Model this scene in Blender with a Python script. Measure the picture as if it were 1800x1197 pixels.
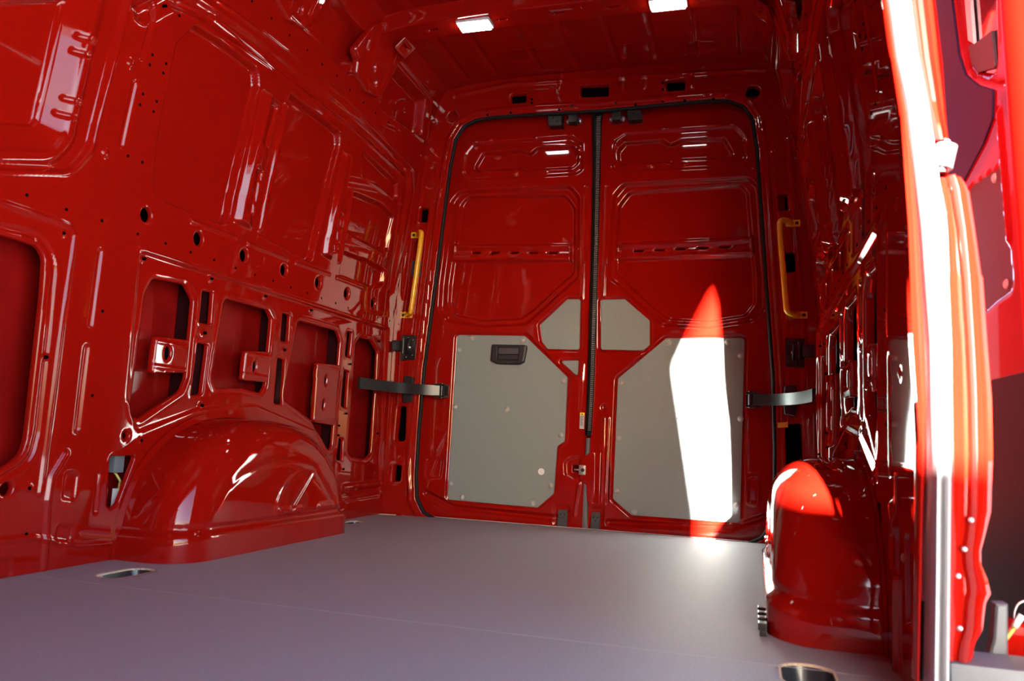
import bpy, math, random
import numpy as np
from mathutils import Vector, Matrix

random.seed(4)
for o in list(bpy.data.objects):
    bpy.data.objects.remove(o)
SC = bpy.context.scene
COL = SC.collection

# ------------------------------------------------------------------ camera
cam_d = bpy.data.cameras.new('camera')
cam = bpy.data.objects.new('camera', cam_d)
COL.objects.link(cam)
F_PX, YAW, PITCH, ROLL = 1406.877, 0.29594, 0.12193, 0.04671
CAM = (0.6822, -3.4240, 0.3620)
cam_d.sensor_fit = 'HORIZONTAL'
cam_d.sensor_width = 36.0
cam_d.lens = F_PX / 1800 * 36
cam_d.clip_start = 0.02
_f = Vector((-math.sin(YAW), math.cos(YAW), 0)); _r = Vector((math.cos(YAW), math.sin(YAW), 0)); _u = Vector((0, 0, 1))
_d = _f * math.cos(PITCH) + _u * math.sin(PITCH)
_u2 = _u * math.cos(PITCH) - _f * math.sin(PITCH)
_r3 = _r * math.cos(ROLL) + _u2 * math.sin(ROLL)
_u3 = _u2 * math.cos(ROLL) - _r * math.sin(ROLL)
_m = Matrix((_r3, _u3, -_d)).transposed().to_4x4()
_m.translation = Vector(CAM)
cam.matrix_world = _m
cam_d.dof.use_dof = True
cam_d.dof.focus_distance = 3.2
cam_d.dof.aperture_fstop = 5.0
SC.camera = cam

# ------------------------------------------------------------------ world, sun, exposure
world = bpy.data.worlds.new('sky')
SC.world = world
world.use_nodes = True
nt = world.node_tree
bg = nt.nodes['Background']
sky = nt.nodes.new('ShaderNodeTexSky')
sky.sky_type = 'NISHITA'
sky.sun_disc = False
sky.sun_elevation = math.radians(11.2)
sky.sun_rotation = math.radians(171.5)
sky.dust_density = 2.0
tint = nt.nodes.new('ShaderNodeMixRGB')      # overall white balance of the daylight
tint.blend_type = 'MULTIPLY'
tint.inputs['Fac'].default_value = 1.0
tint.inputs['Color2'].default_value = (0.86, 0.94, 1.16, 1)
nt.links.new(sky.outputs[0], tint.inputs['Color1'])
nt.links.new(tint.outputs[0], bg.inputs['Color'])
bg.inputs['Strength'].default_value = 0.7

sun_d = bpy.data.lights.new('sun', 'SUN')
sun = bpy.data.objects.new('sun', sun_d)
COL.objects.link(sun)
sun_d.energy = 115
sun_d.angle = math.radians(1.0)
sun_d.color = (1.0, 0.96, 0.88)
SUN_DIR = Vector((-0.15, 1.0, -0.2)).normalized()
sun.rotation_euler = SUN_DIR.to_track_quat('-Z', 'Y').to_euler()
sun.location = (3, -12, 3)

# light portal in the side opening (only guides sampling of the sky)
pd = bpy.data.lights.new('opening_portal', 'AREA')
pd.shape = 'RECTANGLE'; pd.size = 1.9; pd.size_y = 2.3
pd.cycles.is_portal = True
po = bpy.data.objects.new('opening_portal', pd)
COL.objects.link(po)
po.location = (1.03, -3.1, 0.95)
po.rotation_euler = Vector((-1, 0, 0)).to_track_quat('-Z', 'Z').to_euler()

SC.view_settings.view_transform = 'Standard'
SC.view_settings.look = 'None'
SC.view_settings.gamma = 1.0
SC.view_settings.use_curve_mapping = False
SC.view_settings.exposure = 1.12
SC.cycles.max_bounces = 14
SC.cycles.diffuse_bounces = 8
SC.cycles.glossy_bounces = 8
SC.cycles.caustics_reflective = True
SC.cycles.blur_glossy = 0.5

# ------------------------------------------------------------------ materials
def mat(name, col, rough=0.5, metal=0.0, coat=0.0, noise=0.0, nscale=30.0, bump=0.0, bscale=200.0, spec=0.5, emit=None, es=0.0, coat_rough=0.03):
    m = bpy.data.materials.new(name)
    m.use_nodes = True
    t = m.node_tree
    b = t.nodes['Principled BSDF']
    b.inputs['Base Color'].default_value = (*col, 1)
    b.inputs['Roughness'].default_value = rough
    b.inputs['Metallic'].default_value = metal
    b.inputs['Coat Weight'].default_value = coat
    b.inputs['Coat Roughness'].default_value = coat_rough
    b.inputs['Specular IOR Level'].default_value = spec
    if emit:
        b.inputs['Emission Color'].default_value = (*emit, 1)
        b.inputs['Emission Strength'].default_value = es
    co = t.nodes.new('ShaderNodeTexCoord')
    if noise:
        n = t.nodes.new('ShaderNodeTexNoise'); n.inputs['Scale'].default_value = nscale; n.inputs['Detail'].default_value = 5
        t.links.new(co.outputs['Object'], n.inputs['Vector'])
        r = t.nodes.new('ShaderNodeValToRGB')
        r.color_ramp.elements[0].position = 0.3; r.color_ramp.elements[1].position = 0.7
        r.color_ramp.elements[0].color = (*[c * (1 - noise) for c in col], 1)
        r.color_ramp.elements[1].color = (*[min(1, c * (1 + noise)) for c in col], 1)
        t.links.new(n.outputs['Fac'], r.inputs[0])
        t.links.new(r.outputs[0], b.inputs['Base Color'])
    if bump:
        n = t.nodes.new('ShaderNodeTexNoise'); n.inputs['Scale'].default_value = bscale; n.inputs['Detail'].default_value = 3
        t.links.new(co.outputs['Object'], n.inputs['Vector'])
        bm = t.nodes.new('ShaderNodeBump'); bm.inputs['Strength'].default_value = bump; bm.inputs['Distance'].default_value = 0.002
        t.links.new(n.outputs['Fac'], bm.inputs['Height'])
        t.links.new(bm.outputs[0], b.inputs['Normal'])
    return m

RED = mat('red_paint', (0.30, 0.0048, 0.0020), 0.5, coat=1.0, spec=0.0, noise=0.03, nscale=3, bump=0.008, bscale=60)
REDBACK = mat('red_overspray', (0.24, 0.003, 0.002), 0.6, spec=0.1, coat=0.25, noise=0.25, nscale=6)
GREYP = mat('grey_board', (0.235, 0.28, 0.275), 0.42, noise=0.03, nscale=150, bump=0.04, bscale=600)
RIVETM = mat('rivet_grey', (0.42, 0.43, 0.40), 0.3)
FLOORM = mat('floor_coating', (0.30, 0.285, 0.305), 0.6, spec=0.25, noise=0.10, nscale=220, bump=0.15, bscale=500)
PLY = mat('plywood_edge', (0.62, 0.48, 0.33), 0.7, noise=0.15, nscale=80)
BLACK = mat('black_plastic', (0.018, 0.019, 0.022), 0.4, bump=0.05, bscale=400)
BLACKM = mat('black_metal', (0.02, 0.02, 0.022), 0.28, metal=0.3, spec=0.6)
DKGREY = mat('dark_grey_plastic', (0.055, 0.058, 0.064), 0.42, bump=0.05, bscale=300)
RUBBER = mat('grey_rubber', (0.13, 0.135, 0.14), 0.5, bump=0.1, bscale=500)
BLKRUB = mat('black_rubber', (0.008, 0.008, 0.009), 0.6, spec=0.25)
DARK = mat('cavity_shade', (0.004, 0.003, 0.004), 0.9, spec=0.0)  # near-black colour in place of the shade inside holes
YELLOW = mat('yellow_paint', (0.80, 0.42, 0.012), 0.3, coat=0.6, noise=0.03)
ZINC = mat('zinc_steel', (0.55, 0.55, 0.56), 0.3, metal=0.9)
WHITE = mat('white_sticker', (0.85, 0.85, 0.84), 0.5)
SILVER = mat('silver_sticker', (0.5, 0.5, 0.52), 0.35, metal=0.3)
YSTK = mat('yellow_sticker', (0.9, 0.65, 0.02), 0.5)
GLASSD = mat('tinted_glass', (0.015, 0.02, 0.05), 0.05, coat=1.0, spec=0.8)
STEP = mat('step_plate', (0.10, 0.11, 0.12), 0.5, metal=0.1, noise=0.1, nscale=40)
LAMPH = mat('lamp_housing', (0.6, 0.6, 0.6), 0.4)
LAMPE = mat('lamp_diffuser', (0.9, 0.9, 0.9), 0.4, emit=(1, 0.98, 0.94), es=14)
GROUND = mat('asphalt', (0.38, 0.37, 0.38), 0.9, noise=0.25, nscale=4, bump=0.3, bscale=80)
WIREY = mat('yellow_wire', (0.55, 0.5, 0.12), 0.5)
CONN = mat('connector_grey', (0.16, 0.19, 0.20), 0.5)
WELL = mat('well_black', (0.02, 0.024, 0.03), 0.35, coat=0.3)
GRILLE = mat('beige_plastic', (0.5, 0.47, 0.38), 0.6)

# ------------------------------------------------------------------ object helpers
def new_obj(name, me, m, parent=None):
    o = bpy.data.objects.new(name, me)
    COL.objects.link(o)
    if m is not None and not me.materials:
        me.materials.append(m)
    if parent is not None:
        o.parent = parent
    return o

def tag(o, label, cat, group=None):
    o['label'] = label; o['category'] = cat
    if group: o['group'] = group
    return o

def struct(o):
    o['kind'] = 'structure'
    return o

def empty(name, loc, label, cat, group=None):
    o = bpy.data.objects.new(name, None)
    o.empty_display_size = 0.05
    COL.objects.link(o); o.location = loc
    tag(o, label, cat, group)
    return o

def from_arrays(name, V, Fq, m, parent=None, smooth=True, origin=None):
    """V (n,3) array, Fq list/array of faces (tri or quad, uniform or mixed)."""
    V = np.asarray(V, dtype=np.float64)
    if parent is not None:
        V = V - np.array(parent_world(parent))
    elif origin is not None:
        V = V - np.array(origin)
    me = bpy.data.meshes.new(name)
    me.from_pydata(V.tolist(), [], [tuple(f) for f in Fq])
    me.validate()
    if smooth:
        me.polygons.foreach_set('use_smooth', [True] * len(me.polygons))
    me.update()
    o = new_obj(name, me, m, parent)
    if parent is None and origin is not None:
        o.location = origin
    return o

def parent_world(p):
    t = Vector((0, 0, 0))
    while p is not None:
        t += p.location
        p = p.parent
    return tuple(t)

class MB:
    def __init__(s): s.v = []; s.f = []
    def add(s, V, F):
        n = len(s.v); s.v += [tuple(v) for v in V]; s.f += [tuple(i + n for i in f) for f in F]
        return s
    def box(s, a, b, bev=0.0):
        (x0, y0, z0), (x1, y1, z1) = a, b
        x0, x1 = sorted((x0, x1)); y0, y1 = sorted((y0, y1)); z0, z1 = sorted((z0, z1))
        if bev <= 0:
            V = [(x, y, z) for z in (z0, z1) for y in (y0, y1) for x in (x0, x1)]
            F = [(0, 2, 3, 1), (4, 5, 7, 6), (0, 1, 5, 4), (2, 6, 7, 3), (0, 4, 6, 2), (1, 3, 7, 5)]
            return s.add(V, F)
        b_ = min(bev, (x1 - x0) / 2.01, (y1 - y0) / 2.01, (z1 - z0) / 2.01)
        import bmesh
        bm = bmesh.new()
        V = [(x, y, z) for z in (z0, z1) for y in (y0, y1) for x in (x0, x1)]
        bv = [bm.verts.new(v) for v in V]
        for f in [(0, 2, 3, 1), (4, 5, 7, 6), (0, 1, 5, 4), (2, 6, 7, 3), (0, 4, 6, 2), (1, 3, 7, 5)]:
            bm.faces.new([bv[i] for i in f])
        bmesh.ops.bevel(bm, geom=list(bm.edges), offset=b_, segments=2, affect='EDGES', profile=0.7)
        bm.verts.index_update()
        s.add([v.co[:] for v in bm.verts], [[v.index for v in f.verts] for f in bm.faces])
        bm.free()
        return s
    def prism(s, poly, fn, d0, d1, bev=0.0):
        """poly list of 2D points; fn(u,v,d)->xyz; solid between d0 (front) and d1, front edge bevelled."""
        n = len(poly)
        P = np.array(poly, float)
        if bev:
            ins = inset(P, bev)
            rings = [(ins, d0), (P, d0 + bev * (1 if d1 > d0 else -1)), (P, d1)]
        else:
            rings = [(P, d0), (P, d1)]
        V = []; F = []
        for R_, d in rings:
            V += [fn(u, v, d) for u, v in R_]
        for k in range(len(rings) - 1):
            for i in range(n):
                j = (i + 1) % n
                F.append((k * n + i, k * n + j, (k + 1) * n + j, (k + 1) * n + i))
        F.append(tuple(range(n))[::-1]); F.append(tuple((len(rings) - 1) * n + i for i in range(n)))
        return s.add(V, F)
    def tube(s, pts, r, n=12, cap=True, closed=False):
        P = [Vector(p) for p in pts]; m = len(P)
        V = []; F = []
        ref = None
        for i, p in enumerate(P):
            if closed: t = (P[(i + 1) % m] - P[i - 1]).normalized()
            elif i == 0: t = (P[1] - P[0]).normalized()
            elif i == m - 1: t = (P[-1] - P[-2]).normalized()
            else: t = ((P[i + 1] - p).normalized() + (p - P[i - 1]).normalized()).normalized()
            if ref is None:
                ref = Vector((0, 0, 1)) if abs(t.z) < 0.9 else Vector((1, 0, 0))
            a = (ref - t * ref.dot(t)).normalized(); ref = a
            b = t.cross(a)
            rr = r[i] if isinstance(r, (list, tuple)) else r
            for k in range(n):
                an = 2 * math.pi * k / n
                V.append(p + (a * math.cos(an) + b * math.sin(an)) * rr)
        for i in range(m if closed else m - 1):
            j = (i + 1) % m
            for k in range(n):
                l = (k + 1) % n
                F.append((i * n + k, i * n + l, j * n + l, j * n + k))
        if cap and not closed:
            F.append(tuple(range(n))[::-1]); F.append(tuple((m - 1) * n + k for k in range(n)))
        return s.add([tuple(v) for v in V], F)
    def cyl(s, a, b, r, n=20):
        return s.tube([a, b], r, n)
    def dome(s, c, axis, r, h, n=16, m=4):
        a = Vector(axis).normalized(); ref = Vector((0, 0, 1)) if abs(a.z) < 0.9 else Vector((1, 0, 0))
        e1 = (ref - a * ref.dot(a)).normalized(); e2 = a.cross(e1); c = Vector(c)
        V = []; F = []
        V += [tuple(c - a * h * 0.8 + (e1 * math.cos(2 * math.pi * k / n) + e2 * math.sin(2 * math.pi * k / n)) * r) for k in range(n)]
        for i in range(m):
            th = math.pi / 2 * i / m
            V += [tuple(c + a * h * math.sin(th) + (e1 * math.cos(2 * math.pi * k / n) + e2 * math.sin(2 * math.pi * k / n)) * r * math.cos(th)) for k in range(n)]
        V.append(tuple(c + a * h)); top = len(V) - 1
        for i in range(m):
            for k in range(n):
                l = (k + 1) % n
                F.append((i * n + k, i * n + l, (i + 1) * n + l, (i + 1) * n + k))
        for k in range(n): F.append((m * n + k, m * n + (k + 1) % n, top))
        return s.add(V, F)
    def build(s, name, m, parent=None, smooth=False, origin=None, angle=None):
        o = from_arrays(name, s.v, s.f, m, parent, smooth or angle is not None, origin)
        import bmesh
        bm = bmesh.new(); bm.from_mesh(o.data)
        bmesh.ops.recalc_face_normals(bm, faces=bm.faces)
        if angle is not None:
            for e in bm.edges:
                if len(e.link_faces) == 2 and e.calc_face_angle(0) > math.radians(angle): e.smooth = False
        bm.to_mesh(o.data); bm.free()
        return o

def inset(P, r):
    """move a closed outline inwards by r (positive)"""
    P = np.asarray(P, float)
    area = 0.5 * np.sum(P[:, 0] * np.roll(P[:, 1], -1) - np.roll(P[:, 0], -1) * P[:, 1])
    sgn = 1 if area > 0 else -1
    e = np.roll(P, -1, 0) - P
    L = np.linalg.norm(e, axis=1, keepdims=True) + 1e-12
    nrm = np.stack([-e[:, 1], e[:, 0]], 1) / L * sgn
    n2 = nrm + np.roll(nrm, 1, 0)
    n2 /= (np.linalg.norm(n2, axis=1, keepdims=True) + 1e-9)
    c = np.clip(np.sum(n2 * nrm, 1, keepdims=True), 0.35, 1)
    return P + n2 * r / c

def fillet(poly, r, seg=5):
    P = [Vector((p[0], p[1])) for p in poly]; n = len(P); out = []
    for i in range(n):
        a, b, c = P[i - 1], P[i], P[(i + 1) % n]
        u = (a - b); v = (c - b); lu, lv = u.length, v.length
        if lu < 1e-6 or lv < 1e-6: continue
        u /= lu; v /= lv
        ang = math.acos(max(-1, min(1, u.dot(v))))
        if ang > math.radians(172): out.append(tuple(b)); continue
        t = r / math.tan(ang / 2); t = min(t, lu * 0.47, lv * 0.47)
        rr = t * math.tan(ang / 2)
        bis = (u + v).normalized(); cen = b + bis * (rr / math.sin(ang / 2))
        p0 = b + u * t; p1 = b + v * t
        a0 = math.atan2(p0.y - cen.y, p0.x - cen.x); a1 = math.atan2(p1.y - cen.y, p1.x - cen.x)
        da = (a1 - a0 + math.pi) % (2 * math.pi) - math.pi
        for k in range(seg + 1):
            an = a0 + da * k / seg
            out.append((cen.x + rr * math.cos(an), cen.y + rr * math.sin(an)))
    return out

def circle(c, r, n=16, ry=None):
    ry = ry or r
    return [(c[0] + r * math.cos(2 * math.pi * k / n), c[1] + ry * math.sin(2 * math.pi * k / n)) for k in range(n)]

def rect(u0, v0, u1, v1, r=0.0):
    p = [(u0, v0), (u1, v0), (u1, v1), (u0, v1)]
    return fillet(p, r) if r else p

def sd_poly(P, poly):
    Q = np.asarray(poly, float); R_ = np.roll(Q, -1, 0)
    d2 = np.full(len(P), 1e9); ins = np.zeros(len(P), bool)
    for a, b in zip(Q, R_):
        e = b - a; L = e @ e
        if L < 1e-14: continue
        w = P - a
        t = np.clip((w @ e) / L, 0, 1)
        q = w - t[:, None] * e
        d2 = np.minimum(d2, np.sum(q * q, 1))
        cond = (a[1] > P[:, 1]) != (b[1] > P[:, 1])
        if abs(b[1] - a[1]) > 1e-12:
            xi = a[0] + (P[:, 1] - a[1]) * (b[0] - a[0]) / (b[1] - a[1])
            ins ^= cond & (P[:, 0] < xi)
    d = np.sqrt(d2)
    return np.where(ins, -d, d)

def sd_line(P, pts):
    d2 = np.full(len(P), 1e9)
    Q = np.asarray(pts, float)
    for a, b in zip(Q[:-1], Q[1:]):
        e = b - a; L = e @ e + 1e-14
        w = P - a
        t = np.clip((w @ e) / L, 0, 1)
        q = w - t[:, None] * e
        d2 = np.minimum(d2, np.sum(q * q, 1))
    return np.sqrt(d2)

def sstep(x):
    x = np.clip(x, 0, 1)
    return x * x * (3 - 2 * x)

def pressed(name, u0, u1, v0, v1, h, mapf, feats=(), holes=(), m=None, outline=None, flange=0.012, lip=0.0022, parent=None, flip=False, base=None):
    """Pressed sheet: a fine grid over (u,v) mapped to space by mapf(u,v,d); feats displace it, holes are cut through with a folded edge."""
    nu = max(2, int(round((u1 - u0) / h)) + 1); nv = max(2, int(round((v1 - v0) / h)) + 1)
    U, Vv = np.meshgrid(np.linspace(u0, u1, nu), np.linspace(v0, v1, nv), indexing='ij')
    P = np.stack([U.ravel(), Vv.ravel()], 1)
    sd = np.full(len(P), 1.0)
    isout = np.zeros(len(P), bool)
    regions = [(np.array(q, float), False) for q in holes]
    if outline is not None: regions.append((np.array(outline, float), True))
    for q, inv in regions:
        if inv: idx = np.arange(len(P))
        else:
            lo, hi = q.min(0) - 4 * h - 0.02, q.max(0) + 4 * h + 0.02
            idx = np.where((P[:, 0] > lo[0]) & (P[:, 0] < hi[0]) & (P[:, 1] > lo[1]) & (P[:, 1] < hi[1]))[0]
        if len(idx) == 0: continue
        s = sd_poly(P[idx], q)
        if inv: s = -s
        near = idx[np.abs(s) < 0.5 * h * 1.001]
        # gradient by finite differences for snapping
        sn = s[np.abs(s) < 0.5 * h * 1.001]
        if len(near):
            ee = h * 0.05
            sg = -1 if inv else 1
            gx = (sg * sd_poly(P[near] + [ee, 0], q) - sg * sd_poly(P[near] - [ee, 0], q)) / (2 * ee)
            gy = (sg * sd_poly(P[near] + [0, ee], q) - sg * sd_poly(P[near] - [0, ee], q)) / (2 * ee)
            g = np.stack([gx, gy], 1); gl = np.linalg.norm(g, axis=1, keepdims=True); g = np.where(gl > 0.2, g / (gl + 1e-9), 0)
            P[near] = P[near] - g * sn[:, None]
        s2 = s.copy(); s2[np.abs(s) < 0.5 * h * 1.001] = 0
        sd[idx] = np.minimum(sd[idx], s2)
        if inv: isout[idx[s2 == 0]] = True
    # displacement
    feats = [((f[0], f[1], max(h * 1.9, f[2] * (.75 if f[0] == 'bead' and abs(f[3]) < .0085 else 1)), f[3]) if f[0] in ('bead', 'ring') else f) for f in feats]
    D = np.zeros(len(P)) if base is None else base(P)
    for f in feats:
        k = f[0]
        if k == 'ramp':
            _, a_, b_, w_, dep, plat, w2 = f
            e_ = np.array(b_) - np.array(a_); L_ = np.linalg.norm(e_); e_ = e_ / L_; nn = np.array([abs(e_[1]), -e_[0] * np.sign(e_[1])])
            rel = P - np.array(a_); al = rel @ e_; s__ = rel @ nn
            g_ = np.clip(s__ / w_, 0, 1) * np.clip((w_ + plat + w2 - s__) / w2, 0, 1) * sstep((al + .006) / .012) * sstep((L_ + .006 - al) / .012)
            D -= dep * g_
            continue
        if k in ('rec', 'recl'):
            _, poly, dep, w = f[:4]
            q = np.array(poly, float); mar = 0.0
        elif k == 'bead':
            _, pts, hw, dep = f[:4]; q = np.array(pts, float); mar = hw
        elif k == 'ring':
            _, poly, hw, dep = f[:4]; q = np.array(poly, float); mar = hw
        elif k == 'dim':
            _, c, r, dep = f[:4]; q = np.array([c]); mar = r
        lo, hi = q.min(0) - mar, q.max(0) + mar
        idx = np.where((P[:, 0] > lo[0]) & (P[:, 0] < hi[0]) & (P[:, 1] > lo[1]) & (P[:, 1] < hi[1]))[0]
        if len(idx) == 0: continue
        if k == 'rec': D[idx] += dep * sstep(-sd_poly(P[idx], q) / w)
        elif k == 'recl': D[idx] += dep * np.clip(-sd_poly(P[idx], q) / w, 0, 1)
        elif k == 'bead': D[idx] += dep * sstep(1.25 * (1 - sd_line(P[idx], q) / hw))
        elif k == 'ring': D[idx] += dep * sstep(1.25 * (1 - np.abs(sd_poly(P[idx], q)) / hw))
        elif k == 'dim': D[idx] += dep * sstep(1.3 * (1 - np.linalg.norm(P[idx] - q[0], axis=1) / r))
    if lip:
        z = np.clip(1 - sd / 0.0065, 0, 1)
        D += np.where((sd >= 0) & ~isout, lip * z * z, 0)
    I = np.arange(nu * nv).reshape(nu, nv)
    a, b, c, d = I[:-1, :-1].ravel(), I[1:, :-1].ravel(), I[1:, 1:].ravel(), I[:-1, 1:].ravel()
    sg = np.sign(sd)
    S4 = np.stack([sg[a], sg[b], sg[c], sg[d]], 1)
    Q4 = np.stack([a, b, c, d], 1)
    mn, mx = S4.min(1), S4.max(1)
    allz = (mn == 0) & (mx == 0)
    keep = (mn >= 0) & ~allz
    # all-zero cells: decide by centre
    if allz.any():
        ci = np.where(allz)[0]; cen = P[Q4[ci]].mean(1)
        sc = np.full(len(ci), 1.0)
        for q, inv in regions:
            s = sd_poly(cen, q); sc = np.minimum(sc, -s if inv else s)
        keep[ci[sc > 0]] = True
    quads = Q4[keep]
    mixed = np.where((mn < 0) & (mx > 0))[0]
    tris = []
    for i in mixed:
        for k in range(4):
            if S4[i, k] > 0 and S4[i, (k + 2) % 4] <= 0:
                tris.append((Q4[i, k - 1], Q4[i, k], Q4[i, (k + 1) % 4]))
    tris = np.array(tris, dtype=int).reshape(-1, 3)
    # edge loops for the folded edges
    E = []
    for arr in (quads, tris):
        if len(arr):
            n = arr.shape[1]
            for k in range(n): E.append(np.stack([arr[:, k], arr[:, (k + 1) % n]], 1))
    E = np.concatenate(E)
    key = np.sort(E, 1); kk = key[:, 0].astype(np.int64) * (nu * nv) + key[:, 1]
    uq, inv_, cnt = np.unique(kk, return_inverse=True, return_counts=True)
    bnd = E[cnt[inv_] == 1]
    zero = (sd == 0)
    bnd = bnd[zero[bnd[:, 0]] & zero[bnd[:, 1]]]
    XYZ = mapf(P[:, 0], P[:, 1], D)
    faces = quads.tolist() + tris.tolist()
    if flange and len(bnd):
        bv = np.unique(bnd); rem = {int(v): len(P) + i for i, v in enumerate(bv)}
        X2 = mapf(P[bv, 0], P[bv, 1], D[bv] + flange)
        XYZ = np.concatenate([XYZ, X2])
        faces += [(int(q), int(p), rem[int(p)], rem[int(q)]) for p, q in bnd]
    if flip: faces = [f[::-1] for f in faces]
    used = np.zeros(len(XYZ), bool)
    fl = np.concatenate([np.array(f, dtype=int) for f in faces]); used[fl] = True
    remap = np.cumsum(used) - 1
    faces = [tuple(int(remap[i]) for i in f) for f in faces]
    return from_arrays(name, XYZ[used], faces, m, parent)

# wall section: half width at height z
PZ = np.array([-0.3, 0.0, 0.85, 0.98, 1.10, 1.45, 1.60, 1.75, 1.90, 1.98, 2.2])
PX = np.array([.92, .92, .92, .915, .905, .862, .84, .805, .765, .735, .60])
def halfw(z): return np.interp(z, PZ, PX)
def map_left(y, z, d): return np.stack([-(halfw(z) + d), y, z], 1)
def map_right(y, z, d): return np.stack([halfw(z) + d, y, z], 1)
def map_rear(x, z, d): return np.stack([x, -0.06 + d, z], 1)
def map_door(x, z, d): return np.stack([x, 0.0 + d, z], 1)
def roof_z(x): return 1.985 + 0.035 * (1 - (np.abs(x) / 0.74) ** 4)
def map_roof(x, y, d): return np.stack([x, y, roof_z(x) + d], 1)
def map_floor(x, y, d): return np.stack([x, y, -d], 1)

# ================================================================== STRUCTURE
ARCH_C, ARCH_A, ARCH_B, ARCH_IN = -1.175, 0.565, 0.385, 0.722
ARCHES = {-1: (-1.185, 0.465, 0.385), 1: (-1.245, 0.515, 0.352)}
def arch_outline(ins=0.0, n=41, s_=-1):
    ARCH_C, ARCH_A, ARCH_B = ARCHES[s_]
    o = []
    for k in range(n):
        t = math.pi * k / (n - 1)
        c, s = math.cos(t), math.sin(t); p = 2 / 2.35
        o.append((ARCH_C + (ARCH_A - ins) * math.copysign(abs(c) ** p, c), (ARCH_B - ins) * abs(s) ** p))
    return o

# ---- floor
notch = 0.02
fp = [(-0.92, -4.26)]
y0, y1 = ARCHES[1][0] - ARCHES[1][1], ARCHES[1][0] + ARCHES[1][1]
w0, w1 = ARCHES[-1][0] - ARCHES[-1][1], ARCHES[-1][0] + ARCHES[-1][1]
fp = [(-.925, -4.26), (.925, -4.26), (.925, y0), (ARCH_IN + .05, y0), (ARCH_IN + .01, y0 + .04), (ARCH_IN + .01, y1 - .04), (ARCH_IN + .05, y1), (.925, y1), (.925, -.05),
      (-.925, -.05), (-.925, w1), (-ARCH_IN - .05, w1), (-ARCH_IN - .01, w1 - .04), (-ARCH_IN - .01, w0 + .04), (-ARCH_IN - .05, w0), (-.925, w0)]
def oval(c, a, b, ang):
    pts = fillet([(-a, -b), (a, -b), (a, b), (-a, b)], b * 0.98, 6)
    ca, sa = math.cos(ang), math.sin(ang)
    return [(c[0] + x * ca - y * sa, c[1] + x * sa + y * ca) for x, y in pts]
OV = [((-.752, -1.797), .073, .036, math.radians(90)), ((-.852, -.475), .06, .028, math.radians(90)), ((-.862, -.09), .055, .026, math.radians(15)),
      ((.772, -1.97), .073, .042, math.radians(90)), ((.85, -.475), .06, .028, math.radians(90)), ((.862, -.09), .055, .026, math.radians(-15))]
ovals = [oval(*o) for o in OV]
floor = struct(pressed('floor', -.925, .925, -4.26, -.05, 0.0095, map_floor, [], ovals, FLOORM, outline=fp, flange=0.002, lip=0.0))
# thin joints between the floor boards
jb = MB()
for yy in (-1.93,):
    jb.box((-.915, yy - .0012, .0002), (.915, yy + .0012, .0006))
jb.build('board_joint', mat('joint_line', (0.36, 0.34, 0.36), 0.6), floor)
sb = MB(); sb.box((-.73, -.052, -.02), (.73, -.046, .0035), .001)
sb.build('sill_edge_trim', mat('sill_trim', (.45, .45, .45), .4), floor)
sub = MB(); sub.box((-1.0, -4.3, -.14), (1.0, .05, -.07)); struct(sub.build('trim_1', REDBACK))

for i, (o, pts) in enumerate(zip(OV, ovals)):
    labs = ['large oval lashing recess in floor beside front of left wheel arch', 'small oval lashing recess behind left wheel arch',
            'small oval lashing recess in far left floor corner by rear door', 'oval lashing recess in floor in front of right wheel arch at frame bottom',
            'oval lashing recess behind right wheel arch', 'oval lashing recess in far right floor corner']
    c = o[0]
    t = empty('lashing_recess', (c[0], c[1], 0), labs[i], 'recess', 'oval lashing recesses in the floor')
    P = np.array(pts); n = len(P)
    rings = [(inset(P, -.001), -.0009), (inset(P, .0006), -.0035), (inset(P, .006), -.035), (inset(P, .010), -.045)]
    V = []; F = []
    for R_, z in rings[1:]:
        V += [(a, b, z) for a, b in R_]
    for k in range(2):
        for q in range(n):
            F.append((k * n + q, k * n + (q + 1) % n, (k + 1) * n + (q + 1) % n, (k + 1) * n + q))
    F.append(tuple(2 * n + q for q in range(n)))
    MB().add(V, F).build('well', WELL, t, angle=40)
    V = []; F = []
    O_ = inset(P, -.0035); I_ = inset(P, .0005)
    V += [(a, b, .0005) for a, b in O_] + [(a, b, .0005) for a, b in I_] + [(a, b, -.0035) for a, b in I_]
    for q in range(n):
        r_ = (q + 1) % n
        F.append((q, r_, n + r_, n + q)); F.append((n + q, n + r_, 2 * n + r_, 2 * n + q))
    MB().add(V, F).build('plywood_rim', PLY, t)
    a = o[3]; ca, sa = math.cos(a), math.sin(a); L = o[1] * .5
    MB().tube([(c[0] - L * ca, c[1] - L * sa, -.042), (c[0] - L * ca * .8, c[1] - L * sa * .8, -.022), (c[0] + L * ca * .8, c[1] + L * sa * .8, -.022), (c[0] + L * ca, c[1] + L * sa, -.042)], .0045, 8).build('lashing_eye', ZINC, t, smooth=True)

# ---- left wall (Y, z)
LWF = []; LWH = []
def H(poly, r): LWH.append(fillet(poly, r)); 
def Fe(*a): LWF.append(a)
LO_FRAME = [(-1.68,0.829),(-1.556,0.824),(-1.295,0.824),(-0.969,0.823),(-0.556,0.831),(-0.156,0.839),(-0.105,0.778),(-0.108,0.517),(-0.089,0.084),(-0.242,0.068),(-0.443,0.068),(-0.518,0.264),(-0.731,0.382),(-1.021,0.451),(-1.294,0.423),(-1.49,0.359),(-1.631,0.331),(-1.663,0.271),(-1.673,-0.008),(-1.75,0.009),(-1.732,0.271),(-1.697,0.51),(-1.676,0.729)]
lowf = fillet([(-1.68,0.827),(-0.132,0.834),(-0.066,0.083),(-0.444,0.08),(-0.685,0.351),(-1.084,0.428),(-1.372,0.402),(-1.619,0.324),(-1.67,0.421)], .03)
Fe('rec', lowf, .006, .012)
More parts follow.
